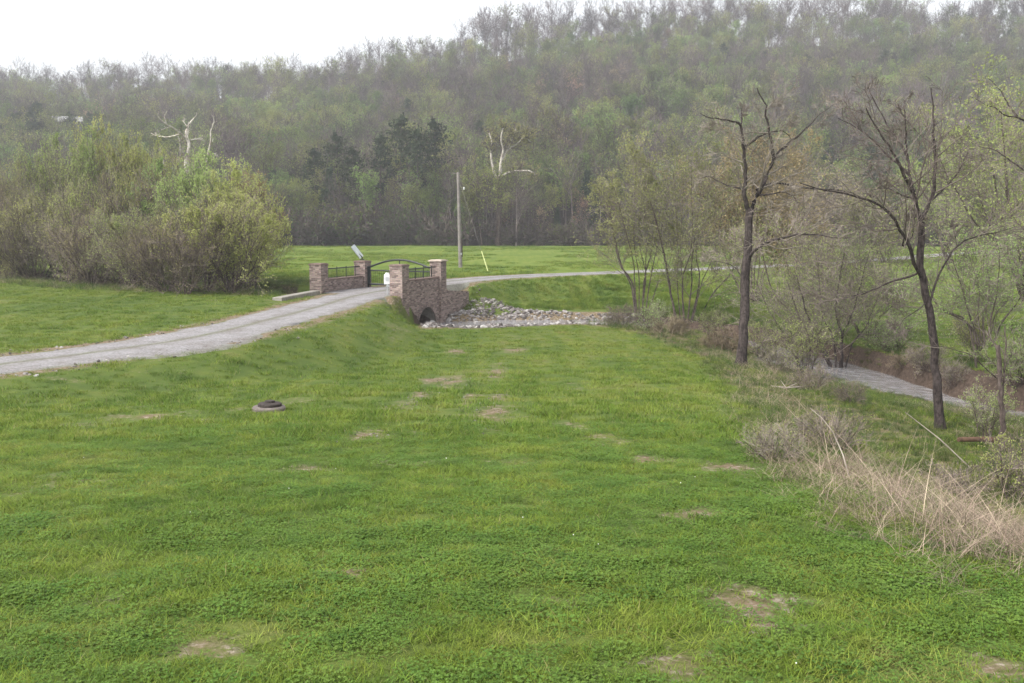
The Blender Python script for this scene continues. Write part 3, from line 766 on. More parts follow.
# manhole on the lawn
p = ground(269, 411); mh = empty('manhole', tuple(p), 'round concrete manhole with dark lid standing in the lawn', 'manhole')
MB().lathe([(.33,-.3),(.33,.06),(.31,.085),(.24,.09)], (0,0,0), 28).build('concrete_collar', MT['manhole'], mh)
MB().lathe([(.235,.085),(.235,.14),(.21,.155),(.09,.165),(.085,.19)], (0.02,0,0), 28).build('lid', MT['dark'], mh)
MB().lathe([(.02,.16),(.10,.16),(.10,.2),(.02,.2)], (.02,0,0), 10).build('lid_handle', MT['dark'], mh)

# utility pole, guy wire with lime guard
Dp = 84; pb = at(460.5, 268, Dp); pt = at(458, 172, Dp); pb[2] = T(pb[0], Dp)-.1
po = empty('utility_pole', tuple(pb), 'tall weathered wooden utility pole standing in the field', 'utility pole')
h = pt[2]-pb[2]; lx = pt[0]-pb[0]
MB().bar((0,0,0), (lx,0,h), .17, 12, .12).build('pole', MT['pole'], po)
MB().bar((lx-.75,0,h-.06), (lx+.08,0,h-.16), .03).build('bracket_arm', MT['pole'], po)
MB().lathe([(.0,-.12),(.06,-.1),(.08,0),(.05,.1),(.0,.12)], (.33,-.05,h-1.35), 10).build('insulator', MT['whitebox'], po)
MB().bar((lx*.8,-.05,h-1.35), (.33,-.05,h-1.35), .02).build('insulator_pin', MT['iron'], po)
MB().bar((.15,-.14,1.0), (.13,-.12,2.6), .05).build('cable_guard', MT['dark'], po)
MB().box((.08,-.19,1.25), (.12,.02,.16)).build('number_plate', MT['alu'], po)
gb = at(488, 273, 78); gb[2] = T(gb[0], 78)
gw = empty('guy_wire', tuple(gb), 'thin steel guy wire with lime yellow guard anchored right of the pole', 'guy wire')
top = Vector((pb[0]+lx, Dp, pb[2]+h-.4))-Vector(gb); 
MB().bar((0,0,-.1), tuple(top), .008, 6).build('wire', MT['pole'], gw)
dv = top.normalized(); MB().bar((0,0,0), tuple(dv*2.05), .038, 8).build('guard', MT['marker'], gw)

# small house on the wooded hillside, far left
hx, hy = (76-512)/F*318, 318; hz = CAMZ+(224-135)/F*318
ho = empty('hillside_house', (hx, hy, hz), 'small grey house with pale roof half hidden on the wooded hillside', 'house', rz=.35); ho.scale = (.75,.75,.85)
MB().box((0,0,1.2), (11,7,5.4)).build('wall', MT['hwall'], ho)
rf = MB(); rf.v = [(-6,-4.2,3.7),(6,-4.2,3.7),(6,4.2,3.7),(-6,4.2,3.7),(-6,0,6.0),(6,0,6.0)]; rf.f = [(0,1,5,4),(2,3,4,5),(0,4,3),(1,2,5),(3,2,1,0)]
rf.build('roof', MT['roof'], ho)
for x in (-3.6, -.6, 3.2):
    w_ = MB().box((x,-3.55,1.9), (1.5,.12,1.6)).build('window', MT['htrim'], ho); MB().box((x,-3.62,1.9), (1.15,.06,1.25)).build('pane', MT['dark'], w_)
MB().box((0,-4.8,.2), (9,2.4,.2)).build('porch', MT['htrim'], ho)

# ------------------------------------------------------------------ riprap stones
def stone_mesh(seed):
    rg = np.random.default_rng(seed); import bmesh
    bm = bmesh.new(); bmesh.ops.create_icosphere(bm, subdivisions=1, radius=1)
    sx, sy, sz = .9+.5*rg.random(), .7+.3*rg.random(), .45+.25*rg.random()
    for v in bm.verts:
        k = .78+.4*rg.random(); v.co = Vector((v.co.x*sx*k, v.co.y*sy*k, v.co.z*sz*k))
    me = bpy.data.meshes.new('riprap_stone'); bm.to_mesh(me); bm.free(); me.materials.append(MT['rock']); return me
SM = [stone_mesh(i) for i in range(8)]
rg = np.random.default_rng(3)
def riprap_pts(n):
    x = rg.uniform(-4.6, 7.6, n); y = rg.uniform(50.2, 63, n); d, _ = sdist(x, y, CREEKC); dr, _ = sdist(x, y, ROADC)
    lim = np.interp(x, [-5,-2,0,4,7.5], [5.2,5.4,5.2,4.6,3.2]); far = np.interp(x, [-5,-2.5,-.8,1,3,7.5], [5.6,6.6,4.4,2.6,1.9,1.5])
    lim = lim*(.75+.4*fbm(x/1.5, y/1.5, 77)); far = far*(.75+.5*fbm(x/1.5, y/1.5, 78))
    ok = (d < lim) & (d > -far) & (dr > 2.75) & (rg.random(n) < .35+.65*sstep(.40,.52, fbm(x/.9, y/.9, 12)) )
    ok &= ~((np.abs(d) < 1.1) & (x > -.6) & (x < 2.6) & (rg.random(n) < .85))
    return x[ok], y[ok]
x, y = riprap_pts(7500); z = terrain(x, y); s = .05+.12*rg.random(len(x))**2.2
big = np.argsort(-s)[:300]; rest = np.argsort(-s)[300:]
for i in big:
    o = link('riprap_stone', SM[i % 8], None, (x[i], y[i], z[i]+s[i]*.15)); o.scale = (s[i]*1.1,)*3; o.rotation_euler = tuple(rg.normal(size=3)*.5+np.array([0,0,rg.random()*6]))
    tag(o, 'pale angular stone in the rock bed below the bridge', 'stone', 'stones of the rock bed below the bridge')
xs_, ys_ = riprap_pts(4500); zs_ = terrain(xs_, ys_); s2 = .05+.06*rg.random(len(xs_))
PX = np.concatenate([x[rest], xs_]); PY = np.concatenate([y[rest], ys_]); PZ = np.concatenate([z[rest]+s[rest]*.1, zs_+.02]); PS = np.concatenate([s[rest], s2])
# scattered pale pebbles in the bare streaks of the lawn and along the road edge
qx = []; qy = []; qs = []
for p, a, b in SP[:8]:
    n = int(60*a*b/.5)+10; qx += list(p[0]+rg.normal(size=n)*a*.9); qy += list(p[1]+rg.normal(size=n)*b*1.0); qs += list(.006+.018*rg.random(n)**3)
u = rg.integers(80, 200, 500); so_ = rg.normal(size=500)*.35+np.where(rg.random(500) < .5, 1.9, -1.9)
tgp = np.gradient(RP, axis=0); tgp /= np.linalg.norm(tgp, axis=1)[:, None]
qx += list(RP[u, 0]+tgp[u, 1]*so_); qy += list(RP[u, 1]-tgp[u, 0]*so_); qs += list(.02+.05*rg.random(500)**2)
qx = np.array(qx); qy = np.array(qy); qs = np.array(qs)
PX = np.concatenate([PX, qx]); PY = np.concatenate([PY, qy]); PZ = np.concatenate([PZ, terrain(qx, qy)+.01]); PS = np.concatenate([PS, qs])
scatter('loose_stones', np.stack([PX, PY, PZ], -1), rg.normal(size=(len(PX), 3))*np.array([.4,.4,3]), PS, rg.integers(0, 8, len(PX)), SM, 'small pale stones strewn over the rock bed and bare lawn patches')
# ------------------------------------------------------------------ hero trees drawn limb by limb
def smoothpts(P, K):
    P = catmull(P, 10) if len(P) > 2 else np.array([P[0]+(P[1]-P[0])*k/10 for k in range(11)])
    d = np.concatenate([[0], np.cumsum(np.linalg.norm(np.diff(P, axis=0), axis=1))]); t = np.linspace(0, d[-1], K)
    return np.stack([np.interp(t, d, P[:, k]) for k in range(3)], -1)
def catm3(P):
    return P
def hero(name, label, D, limbs, seed, bark='bark', twig='twig', twigs=((5,.15,.8,.35),(5,.15,.7,.5),(4,.1,.7,.55)), leaf=None, leafmat='bud', sides=7, up=.05, minr=.004, wander=.10, base=None, group=None, cat='tree', grounded=True, limbbark=None, thin=.78):
    rg = np.random.default_rng(seed); K = 16
    PT = []; RD = []
    for li, (pts, r0, r1) in enumerate(limbs):
        P = np.array([at(px, py, D+dz) for px, py, dz in pts]); 
        if li == 0 and grounded: P[0, 2] = T(P[0, 0], P[0, 1])-.12
        S = smoothpts3(P, K); S[1:-1] += rg.normal(size=(K-2, 3))*.02*min(1, r0*12)
        PT.append(S); rr = np.linspace(r0, r1, K)*(.9 if li == 0 else thin)
        if li == 0: rr[:2] *= [1.45, 1.12]
        RD.append(rr*(1+rg.normal(size=K)*.05))
    PT = np.array(PT); RD = np.array(RD); o0 = PT[0, 0].copy(); o0[2] += .12
    PT = PT-o0
    parts = [(tubes(PT, RD, 9), 0)] if not limbbark else [(tubes(PT[:1], RD[:1], 9), 0), (tubes(PT[1:], RD[1:], 8), 1)]; crown = []
    w = np.linalg.norm(np.diff(PT, axis=1), axis=2).sum(1)
    cur = (PT[1:] if len(PT) > 1 else PT, RD[1:] if len(PT) > 1 else RD); levels = []
    for li, (n, t0, ang, ln) in enumerate(twigs):
        cur = children(rg, cur[0], cur[1], n, t0, ang, ln, 7 if li == 0 else 5, wander, up, .5, lnpow=.35)
        cur = (cur[0], np.maximum(cur[1], minr*(1.6 if li == 0 else 1))); levels.append(cur)
        crown.append((tubes(cur[0], cur[1], 4 if li == 0 else (3 if li == 1 else 2)), 0))
    if leaf:
        n, size, spd = leaf
        for L_ in levels[-2:]: crown.append((leaves(rg, L_[0], n, size, spd), 1))
    o = empty(name, tuple(o0), label, cat, group)
    link('trunk', combine('trunk', parts, [MT[bark]]+([MT[limbbark]] if limbbark else [])), o)
    link('crown', combine('crown', crown, [MT[twig], MT[leafmat]]), o)
    return o
def smoothpts3(P, K):
    P = np.asarray(P, float); out = []
    if len(P) == 2: 
        t = np.linspace(0, 1, K)[:, None]; return P[0]*(1-t)+P[1]*t
    for i in range(len(P)-1):
        p0 = P[max(i-1,0)]; p1 = P[i]; p2 = P[i+1]; p3 = P[min(i+2,len(P)-1)]
        for k in range(10):
            t = k/10; out.append(.5*((2*p1)+(-p0+p2)*t+(2*p0-5*p1+4*p2-p3)*t*t+(-p0+3*p1-3*p2+p3)*t**3))
    out.append(P[-1]); P = np.array(out)
    d = np.concatenate([[0], np.cumsum(np.linalg.norm(np.diff(P, axis=0), axis=1))]); t = np.linspace(0, d[-1], K)
    return np.stack([np.interp(t, d, P[:, k]) for k in range(3)], -1)

g1 = ground(741, 366); D1 = g1[1]
hero('bare_tree', 'dark gnarled bare tree with broken limbs on the creek bank', D1, [
  ([(741,368,0),(744,330,0),(745,300,.1),(747,262,.1),(749,225,0),(750,208,0)], .23, .155),
  ([(750,212,0),(744,195,-.2),(746,175,-.3),(745,158,-.4),(743,142,-.5),(741,128,-.6)], .115, .055),
  ([(749,215,0),(756,198,.2),(765,181,.3),(773,161,.4),(779,152,.5),(789,143,.7),(800,134,.8),(807,127,.9)], .13, .03),
  ([(774,160,.4),(772,148,.2),(770,135,0),(766,115,-.2),(767,107,-.3),(760,96,-.4),(757,88,-.5)], .085, .025),
  ([(746,262,.1),(756,250,-.4),(768,242,-.8),(789,237,-1.2),(812,234,-1.4),(832,238,-1.8),(852,237,-2.2)], .085, .012),
  ([(757,190,.2),(768,185,.6),(783,183,1.0),(806,188,1.4),(838,190,1.8),(860,196,2.0),(874,206,2.2)], .065, .018),
  ([(760,195,.2),(772,194,-.4),(784,192,-.8),(794,197,-1.2)], .05, .014),
  ([(746,190,-.1),(734,187,.3),(722,183,.6),(708,176,.9),(699,181,1.0)], .05, .014),
  ([(742,130,-.6),(739,124,-.6),(730,121,-.9),(720,119,-1.2),(708,117,-1.6),(700,113,-1.8)], .055, .014),
  ([(741,128,-.6),(742,118,-.5),(741,106,-.4)], .05, .012),
  ([(744,146,-.5),(750,143,-.3),(760,137,0),(769,133,.2),(780,131,.5),(786,133,.7),(791,139,.8)], .055, .016),
  ([(745,285,0),(736,268,.4),(722,262,.9),(706,262,1.4)], .035, .01),
  ([(807,128,.9),(816,118,1.2),(826,110,1.6),(836,103,1.9)], .03, .01),
 ], 11, twigs=((9,.2,.9,.42),(7,.15,.8,.5),(5,.1,.8,.55)), wander=.17, minr=.006, up=.03)
g2 = ground(941, 430); D2 = g2[1]
hero('leaning_tree', 'slender dark tree with many upswept branches beside the creek water', D2, [
  ([(941,431,0),(938,400,0),(935,360,0),(932,325,0),(928,300,0),(922,277,0),(920,250,0),(921,222,0)], .13, .085),
  ([(921,222,0),(926,210,.1),(932,199,.2),(934,185,.25),(935,165,.3),(934,140,.35),(933,115,.4),(931,88,.5)], .07, .018),
  ([(921,224,0),(917,205,-.1),(913,190,-.2),(903,172,-.3),(895,156,-.4),(885,140,-.5),(873,122,-.6),(866,108,-.7)], .075, .014),
  ([(914,192,-.2),(910,175,0),(907,158,.2),(900,144,.4),(890,128,.6),(880,112,.8),(870,92,.9)], .05, .012),
  ([(909,175,0),(897,163,.3),(884,152,.5),(868,136,.7),(852,125,.9),(838,118,1.1)], .045, .010),
  ([(908,160,.2),(906,140,.1),(905,118,0),(905,100,0)], .035, .010),
  ([(922,277,0),(915,265,-.3),(905,236,-.6),(890,213,-.9),(873,202,-1.1),(849,194,-1.3),(825,190,-1.5),(800,183,-1.6)], .065, .014),
  ([(905,236,-.6),(903,246,-.4),(912,236,-.3),(915,212,-.1)], .03, .010),
  ([(918,273,0),(905,278,.3),(893,281,.5),(868,292,.8),(840,299,1.1),(815,304,1.4)], .04, .010),
  ([(931,300,0),(937,280,.2),(944,266,.4),(957,246,.7),(978,236,1.0),(999,232,1.2),(1016,226,1.5)], .04, .010),
  ([(957,246,.7),(955,236,.9),(953,226,1.0)], .018, .006),
  ([(916,200,-.2),(900,194,-.6),(885,188,-.9),(870,191,-1.2)], .03, .010),
  ([(932,200,.2),(945,188,.5),(958,172,.8),(968,150,1.0)], .03, .008),
  ([(928,300,0),(918,310,-.2),(905,318,-.5),(898,330,-.6)], .022, .007),
 ], 12, bark='bark', twigs=((9,.15,.75,.40),(7,.15,.8,.5),(5,.1,.8,.55)), up=.035, wander=.12, minr=.005)

def clump(name, label, px, py, pxtop, pytop, stems, seed, D=None, width=30, r0=.07, **k):
    g = ground(px, py) if D is None else np.array([0, D, 0]); D = g[1]; rg = np.random.default_rng(seed)
    limbs = []
    for i in range(stems):
        f = (i+.5)/stems-.5; dz = rg.normal()*.8
        xb = px+f*width*.25; xt = pxtop+f*width*1.9+rg.normal()*width*.1; yt = pytop+abs(f)*(py-pytop)*.45+rg.random()*(py-pytop)*.2
        ym = (py+yt)/2
        limbs.append(([(xb,py+1,dz*.1),(xb+(xt-xb)*.25+rg.normal()*3,py+(ym-py)*.6,dz*.3),(xb+(xt-xb)*.6+rg.normal()*4,ym,dz*.7),(xt,yt,dz*1.4)], r0*(.6+.5*rg.random()), .012))
    if stems > 1: limbs.sort(key=lambda q: -q[1])
    return hero(name, label, D, [limbs[0]]+limbs, seed, **k)
clump('multi_stem_tree', 'tall slim many stemmed tree with olive buds where the rock bed meets the creek', 640, 322, 640, 135, 9, 21, width=46, bark='bark2', twigs=((10,.3,.6,.28),(7,.1,.7,.5),(5,.1,.7,.5)), leaf=(3.4,.085,.06), leafmat='budtan', minr=.007)
clump('multi_stem_tree', 'spreading low forked tree with rusty tan spring buds left of the gnarled tree', 686, 330, 700, 140, 8, 22, width=58, bark='bark2', twigs=((11,.2,.75,.32),(7,.1,.8,.5),(5,.1,.8,.5)), leaf=(3.2,.085,.07), leafmat='budtan', minr=.007)
clump('budding_tree', 'rust coloured round topped tree behind the gnarled bare tree', 752, 300, 752, 132, 9, 23, D=64, width=64, bark='bark2', twigs=((13,.2,.8,.36),(8,.1,.8,.5),(6,.1,.8,.5)), leaf=(3,.13,.1), leafmat='budred', twig='twigtan', minr=.009)
clump('creekside_tree', 'crooked small tree with fine green buds on the near bank above the water', 838, 372, 832, 232, 6, 24, width=62, bark='bark', twigs=((11,.12,.9,.40),(8,.1,.8,.5),(6,.1,.8,.5)), leaf=(1.6,.055,.05), leafmat='bud', minr=.005)
clump('creekside_tree', 'thin grey sapling thicket leaning over the bank between the two dark trees', 800, 350, 790, 215, 6, 25, width=60, r0=.045, bark='bark2', twigs=((11,.12,.9,.40),(8,.1,.8,.5),(6,.1,.8,.5)), leaf=(1.3,.06,.05), leafmat='bud', minr=.006)
clump('field_tree', 'bright green leafing tree at the right edge beyond the creek', 1030, 300, 1000, 100, 7, 26, D=46, width=62, r0=.12, bark='bark2', twigs=((12,.15,.8,.38),(8,.1,.8,.5),(6,.1,.8,.5)), leaf=(2.6,.10,.1), leafmat='bud', minr=.007)
clump('field_tree', 'smaller soft green tree in the field behind the slender creek tree', 955, 262, 950, 150, 6, 27, D=86, width=46, r0=.12, bark='bark2', twigs=((12,.15,.8,.38),(8,.1,.8,.5),(6,.1,.8,.5)), leaf=(1.4,.18,.15), leafmat='bud', minr=.012)
clump('field_tree', 'bushy grey green tree beside the bend of the far lane', 885, 262, 880, 190, 6, 28, D=96, width=40, r0=.1, bark='bark2', twigs=((12,.15,.8,.38),(8,.1,.8,.5),(5,.1,.8,.5)), leaf=(1.4,.18,.15), leafmat='budtan', minr=.012)
clump('creekside_tree', 'fine twigged sapling on the far bank between the dark trees', 868, 345, 862, 225, 7, 41, D=47, width=60, r0=.045, bark='bark2', twigs=((11,.12,.9,.40),(8,.1,.8,.5),(6,.1,.8,.5)), leaf=(1.4,.065,.06), leafmat='bud', minr=.007)
clump('creekside_tree', 'light green twiggy tree on the far bank right of the slender tree', 985, 345, 985, 225, 7, 42, D=36, width=66, r0=.045, bark='bark2', twigs=((11,.12,.9,.40),(8,.1,.8,.5),(6,.1,.8,.5)), leaf=(1.6,.06,.06), leafmat='bud', minr=.006)
clump('field_tree', 'low grey twigged tree by the lane behind the rusty crowned trees', 820, 262, 822, 172, 8, 43, D=100, width=48, r0=.09, bark='bark2', twigs=((12,.15,.8,.38),(8,.1,.8,.5),(5,.1,.8,.5)), leaf=(.8,.17,.15), leafmat='budtan', minr=.013)
# overhanging branch tree at the right frame edge
hero('edge_tree', 'old tree at the right edge reaching dark crooked branches over the field', 27, [
  ([(1052,420,0),(1050,340,0),(1046,240,0),(1050,150,0),(1055,60,0)], .2, .1),
  ([(1050,150,0),(1035,128,-.3),(1018,118,-.5),(1006,116,-.7),(994,107,-1),(984,104,-1.2),(972,97,-1.4)], .045, .006),
  ([(1048,200,0),(1030,175,.4),(1012,162,.7),(994,150,.9),(978,146,1.1)], .05, .01),
  ([(1018,118,-.5),(1008,104,-.3),(1000,90,-.1),(988,78,0)], .035, .008),
  ([(1047,250,0),(1036,240,.2),(1022,228,.5),(1010,212,.8)], .05, .01),
 ], 14, twigs=((7,.1,.8,.34),(5,.1,.8,.5),(4,.1,.7,.5)), leaf=(1.2,.05,.06), leafmat='bud', minr=.004)
# dead snag, log, leaning stalks, driftwood
g = ground(1003, 452)
hero('broken_snag', 'grey broken snag standing beside the orange log', g[1], [
  ([(1003,456,0),(1002,420,0),(1000,385,0),(998,345,0)], .075, .05),
  ([(1002,400,0),(1005,365,.1),(1005,326,.1)], .035, .015),
  ([(999,380,0),(985,368,-.1),(972,356,-.3),(955,350,-.5),(930,344,-.8)], .02, .005),
  ([(998,350,0),(990,338,.1),(978,328,.3)], .02, .006)], 15, bark='bark2', twigs=((3,.2,.8,.4),(3,.1,.8,.5)), minr=.004, cat='dead tree')
a = ground(958, 448); b_ = ground(1002, 450); lg = MB(); v0 = Vector(a)+Vector((0,0,.20)); v1 = Vector(b_)+Vector((0,0,.22))
vm = (v0+v1)/2+Vector((0,0,.02)); lg.bar(v0, vm, .055, 12, .06).bar(vm, v1, .06, 12, .075)
tag(lg.build('fallen_log', MT['logwood'], None, smooth=False), 'short orange brown log lying in the bank grass by the snag', 'log')
a = ground(975, 470); p1 = at(905, 412, a[1]+.2); st = MB(); v0 = Vector(a)-Vector((0,0,.05)); v1 = Vector(p1); vm = (v0+v1)/2+Vector((0,0,.06))
st.bar(v0, vm, .016, 7, .013).bar(vm, v1, .013, 7, .006)
tag(st.build('dead_branch', MT['dryw'], None), 'long pale dead stalk leaning below the slender creek tree', 'branch')
a = ground(850, 480); st = MB(); pts = [Vector(a), Vector(at(843,455,a[1]+.1)), Vector(at(833,432,a[1]+.2)), Vector(at(822,418,a[1]+.3)), Vector(at(810,408,a[1]+.5))]
for i in range(4): st.bar(pts[i], pts[i+1], .010-.002*i, 7, .008-.002*i)
tag(st.build('dead_branch', MT['dryw'], None), 'arching pale dead stalk rising from the tan brush', 'branch')
a = ground(786, 390); st = MB(); v = Vector(a)+Vector((0,0,.06))
for q in ((.42,.25,.0,.03),(-.4,.3,.02,.028),(.3,-.1,.16,.018),(-.25,-.2,.12,.015),(.45,-.2,.08,.02),(-.1,.3,.2,.014)): st.bar(v, v+Vector(q[:3]), q[3], 7, q[3]*.4)
tag(st.build('driftwood', MT['dryw'], None), 'tangle of bleached branches lying under the bank shrubs', 'driftwood')

# ------------------------------------------------------------------ thicket left of the bridge
def tm(seed, H, r0, stems, spread, leaf, lm, tw='twig', minr=.008, dens=(10,8,6), ang=.6):
    return tree_meshes(seed, H, r0, stems, spread, lev=((dens[0],.12,ang,.50),(dens[1],.12,ang,.5),(dens[2],.1,ang,.5)), leaf=leaf, twig=tw, leafmat=lm, minr=minr, up=.07, wander=.06)
TM = {
 'green': [tm(101, 8, .08, 9, .42, (3.6,.13,.08), 'bud'), tm(102, 7.5, .07, 10, .45, (3.2,.13,.08), 'bud')],
 'olive': [tm(103, 8, .08, 9, .45, (1.6,.11,.07), 'budtan'), tm(104, 7, .07, 11, .5, (1.9,.11,.07), 'bud')],
 'brown': [tm(105, 6, .06, 13, .75, (1.0,.09,.05), 'budtan', dens=(9,7,5)), tm(106, 8, .08, 9, .45, (1.6,.10,.05), 'budtan')],
 'rust': [tm(107, 7, .08, 7, .5, (2.5,.15,.08), 'budred', 'twigtan')],
}
THK = [ # px, base depth, px height top, kind, variant, label
 (10,74,170,'brown',1,'greyish bare tree at the far left end of the thicket'),
 (32,72,160,'olive',0,'olive budding tree near the left end of the thicket'),
 (55,76,142,'olive',1,'taller soft green tree left of the thicket peak'),
 (82,78,128,'green',0,'yellow green tree left of the tallest thicket crown'),
 (112,80,120,'green',1,'tallest yellow green tree crown in the thicket'),
 (140,82,132,'green',0,'yellow green tree just right of the tallest thicket crown'),
 (70,66,178,'olive',0,'grey olive shrub tree low in the left of the thicket'),
 (98,66,170,'olive',1,'olive shrub tree in the middle left of the thicket'),
 (125,64,165,'brown',1,'brownish twiggy tree in the middle of the thicket'),
 (158,70,150,'green',1,'light green tree left of the white sycamore limbs'),
 (188,66,152,'green',0,'light green tree below the white sycamore limbs'),
 (215,64,148,'green',1,'bright green tree right of the white sycamore limbs'),
 (236,60,158,'green',0,'bright yellow green tree near the right end of the thicket'),
 (254,62,172,'rust',0,'rust tipped small tree at the right end of the thicket'),
 (36,68,205,'brown',0,'low brown shrub at the left foot of the thicket'),
 (92,62,205,'brown',0,'low grey brown shrub in the left front of the thicket'),
 (128,59,205,'olive',1,'low olive shrub with a short dark trunk in the thicket front'),
 (150,56,200,'olive',0,'olive green shrub left of the round grey brown shrub'),
 (185,52.5,205,'brown',0,'round grey brown twiggy shrub at the front of the thicket'),
 (165,54,215,'brown',0,'small brown twiggy shrub at the left of the round front shrub'),
 (205,54,200,'brown',1,'grey twiggy tree between the round shrub and the forked trunks'),
 (231,53.5,185,'green',1,'forked dark trunked green tree in front at the right end of the thicket'),
 (12,70,195,'green',1,'green shrub at the left picture edge of the thicket'),
]
for px, D_, pyt, kind, v, lab in THK:
    X_ = (px-512)/F*D_; z_ = T(X_, D_); Ht = CAMZ+(224-pyt)/F*D_-z_
    va = np.zeros(len(TM[kind][v][1].vertices)*3, np.float32); TM[kind][v][1].vertices.foreach_get('co', va); va = va.reshape(-1, 3)
    base = np.percentile(va[:, 2], 99.3); rad_ = np.percentile(np.hypot(va[:, 0], va[:, 1]), 92)
    sc_ = Ht/base*.95; wd = min(sc_*1.1, (3.0 if Ht > 5 else 2.4)/rad_)
    plant_tree('thicket_shrub' if Ht < 5 else 'thicket_tree', TM[kind][v], (X_, D_, z_-.05), lab, 'shrub' if Ht < 5 else 'tree', 'trees and shrubs of the thicket left of the bridge', (wd, wd, sc_))
# white sycamore above the thicket
hero('white_sycamore', 'dead looking white sycamore with bleached limbs rising above the left thicket', 88, [
  ([(188,252,0),(188,215,0),(187,190,0),(187,170,0),(188,155,0)], .42, .26),
  ([(188,158,0),(189,145,0),(186,135,.5),(188,126,.8),(195,117,1.2),(197,113,1.3)], .17, .05),
  ([(186,160,0),(181,150,-.5),(180,143,-.8),(178,136,-1)], .13, .05),
  ([(187,140,.3),(180,133,-.4),(173,128,-1),(166,124,-1.4),(160,119,-1.7),(157,113,-2)], .12, .04),
  ([(166,124,-1.4),(165,116,-1.5),(167,111,-1.6)], .05, .03),
  ([(180,134,0),(168,137,.6),(158,136,1),(151,133,1.4)], .07, .03),
  ([(187,142,.3),(196,139,.9),(205,141,1.4)], .07, .03),
  ([(207,170,.4),(208,155,.5),(210,145,.6),(211,132,.7),(214,122,.8)], .12, .04),
  ([(208,157,.5),(213,154,.5),(218,156,.6)], .06, .03),
  ([(166,170,-.5),(163,160,-.5),(160,151,-.7),(157,148,-.9)], .10, .05),
  ([(199,168,.4),(198,160,.4),(196,156,.5)], .08, .04),
  ([(188,127,.8),(184,122,.8),(185,115,.8)], .05, .03)], 31, thin=1.0, bark='white', twig='white', twigs=((3,.3,.8,.3),(3,.1,.8,.4)), minr=.016)
hero('forest_sycamore', 'white limbed sycamore with a ruddy trunk at the forest edge', 173.5, [
  ([(498,243,0),(498,225,0),(499,205,0),(499,176,0)], .62, .45),
  ([(496,178,0),(493,168,0),(491,155,0),(492,143,.5),(489,133,1)], .20, .08),
  ([(500,178,0),(501,162,0),(503,150,0),(501,140,0),(503,128,0)], .24, .08),
  ([(502,160,0),(508,150,1),(518,143,2),(524,134,3)], .16, .06),
  ([(506,152,1),(512,140,1),(516,128,1)], .11, .05),
  ([(501,177,0),(510,172,-1),(520,171,-2),(530,171,-3),(535,175,-3)], .15, .08),
  ([(516,145,1),(524,138,0),(531,142,0)], .10, .05)], 33, thin=1.25, bark='whitetop', limbbark='white', twig='twigfar', twigs=((9,.35,.8,.42),(7,.1,.8,.5),(5,.1,.8,.5)), leaf=(1.2,.3,.2), leafmat='budtan', minr=.022)

# ------------------------------------------------------------------ forest
def fm(seed, H, leaf, lm, lev=((15,.32,.62,.44),(8,.15,.75,.42),(5,.1,.7,.5)), r0=.16, minr=.018, tw='twigfar', bark='bark2', stems=1, spread=.2, wander=.03):
    return tree_meshes(seed, H, r0, stems, spread, lev=lev, leaf=leaf, twig=tw, leafmat=lm, bark=bark, minr=minr, sides=(3,3,2,2), wander=wander, K0=7, up=.10, pw=.12, top=.82)
FM = [fm(201,14,None,'budfar',bark='barkpale'), fm(202,16,None,'budfar',bark='barkpale',lev=((13,.55,.55,.36),(8,.12,.7,.45),(5,.1,.7,.5))), fm(203,13,(1.0,.26,.2),'budfar'),
      fm(204,14,(2.2,.28,.25),'budfar'), fm(205,13,(3.0,.30,.25),'budfar'), fm(206,12,(4.2,.30,.25),'budfar'),
      fm(207,12,(1.3,.25,.25),'budred'),
      conifer_meshes(208, 11, .16, 2.6), conifer_meshes(209, 14, .18, 3.2, 70, 26, .4, True),
      fm(210,3.6,(1.1,.24,.2),'underleaf',tw='bark2',lev=((8,.1,.8,.6),(7,.1,.8,.5)),r0=.05,stems=9,spread=.6,minr=.018), fm(211,3.2,(.35,.22,.2),'underleaf',tw='bark2',lev=((8,.1,.8,.6),(8,.1,.8,.5)),r0=.05,stems=10,spread=.7,minr=.022)]
FL = ['bare grey twigged tree','bare tall grey tree','mostly bare grey brown tree','bare tree hazed with green buds','green budding tree','yellow green leafing tree','rusty budding tree','dark cedar tree','dark pine tree','green tinged bush','brown twiggy bush']
def where_(px, edge):
    w = ''.join(b for a, b in ((0, ' behind the left thicket'),) if px < 285) or (' beyond the bridge' if px < 440 else ' near the utility pole' if px < 490 else ' near the white forest sycamore' if px < 575 else ' behind the olive stems' if px < 720 else ' behind the gnarled creek tree' if px < 850 else ' behind the slender creek tree')
    return ('' if edge is None else ' at the wood edge' if edge else ' on the lower slope')+w
joined = []
for i, (a_, b_) in enumerate(FM):    # for the mass further up: one mesh a tree
    Va = np.zeros(len(a_.vertices)*3, np.float32); a_.vertices.foreach_get('co', Va); Vb = np.zeros(len(b_.vertices)*3, np.float32); b_.vertices.foreach_get('co', Vb)
    Qa = np.zeros(len(a_.loops), np.int32); a_.loops.foreach_get('vertex_index', Qa); Qb = np.zeros(len(b_.loops), np.int32); b_.loops.foreach_get('vertex_index', Qb)
    mb_ = np.zeros(len(b_.polygons), np.int32); b_.polygons.foreach_get('material_index', mb_)
    Qa = Qa.reshape(-1, 4); Qb = Qb.reshape(-1, 4)+len(a_.vertices)
    joined.append(mesh_np('hillside_tree', np.concatenate([Va.reshape(-1,3), Vb.reshape(-1,3)]), np.concatenate([Qa, Qb]), mats=[a_.materials[0], b_.materials[0], b_.materials[1]], midx=np.concatenate([np.zeros(len(Qa), int), mb_+1])))
rg = np.random.default_rng(55)
yy = 178.0; P = []
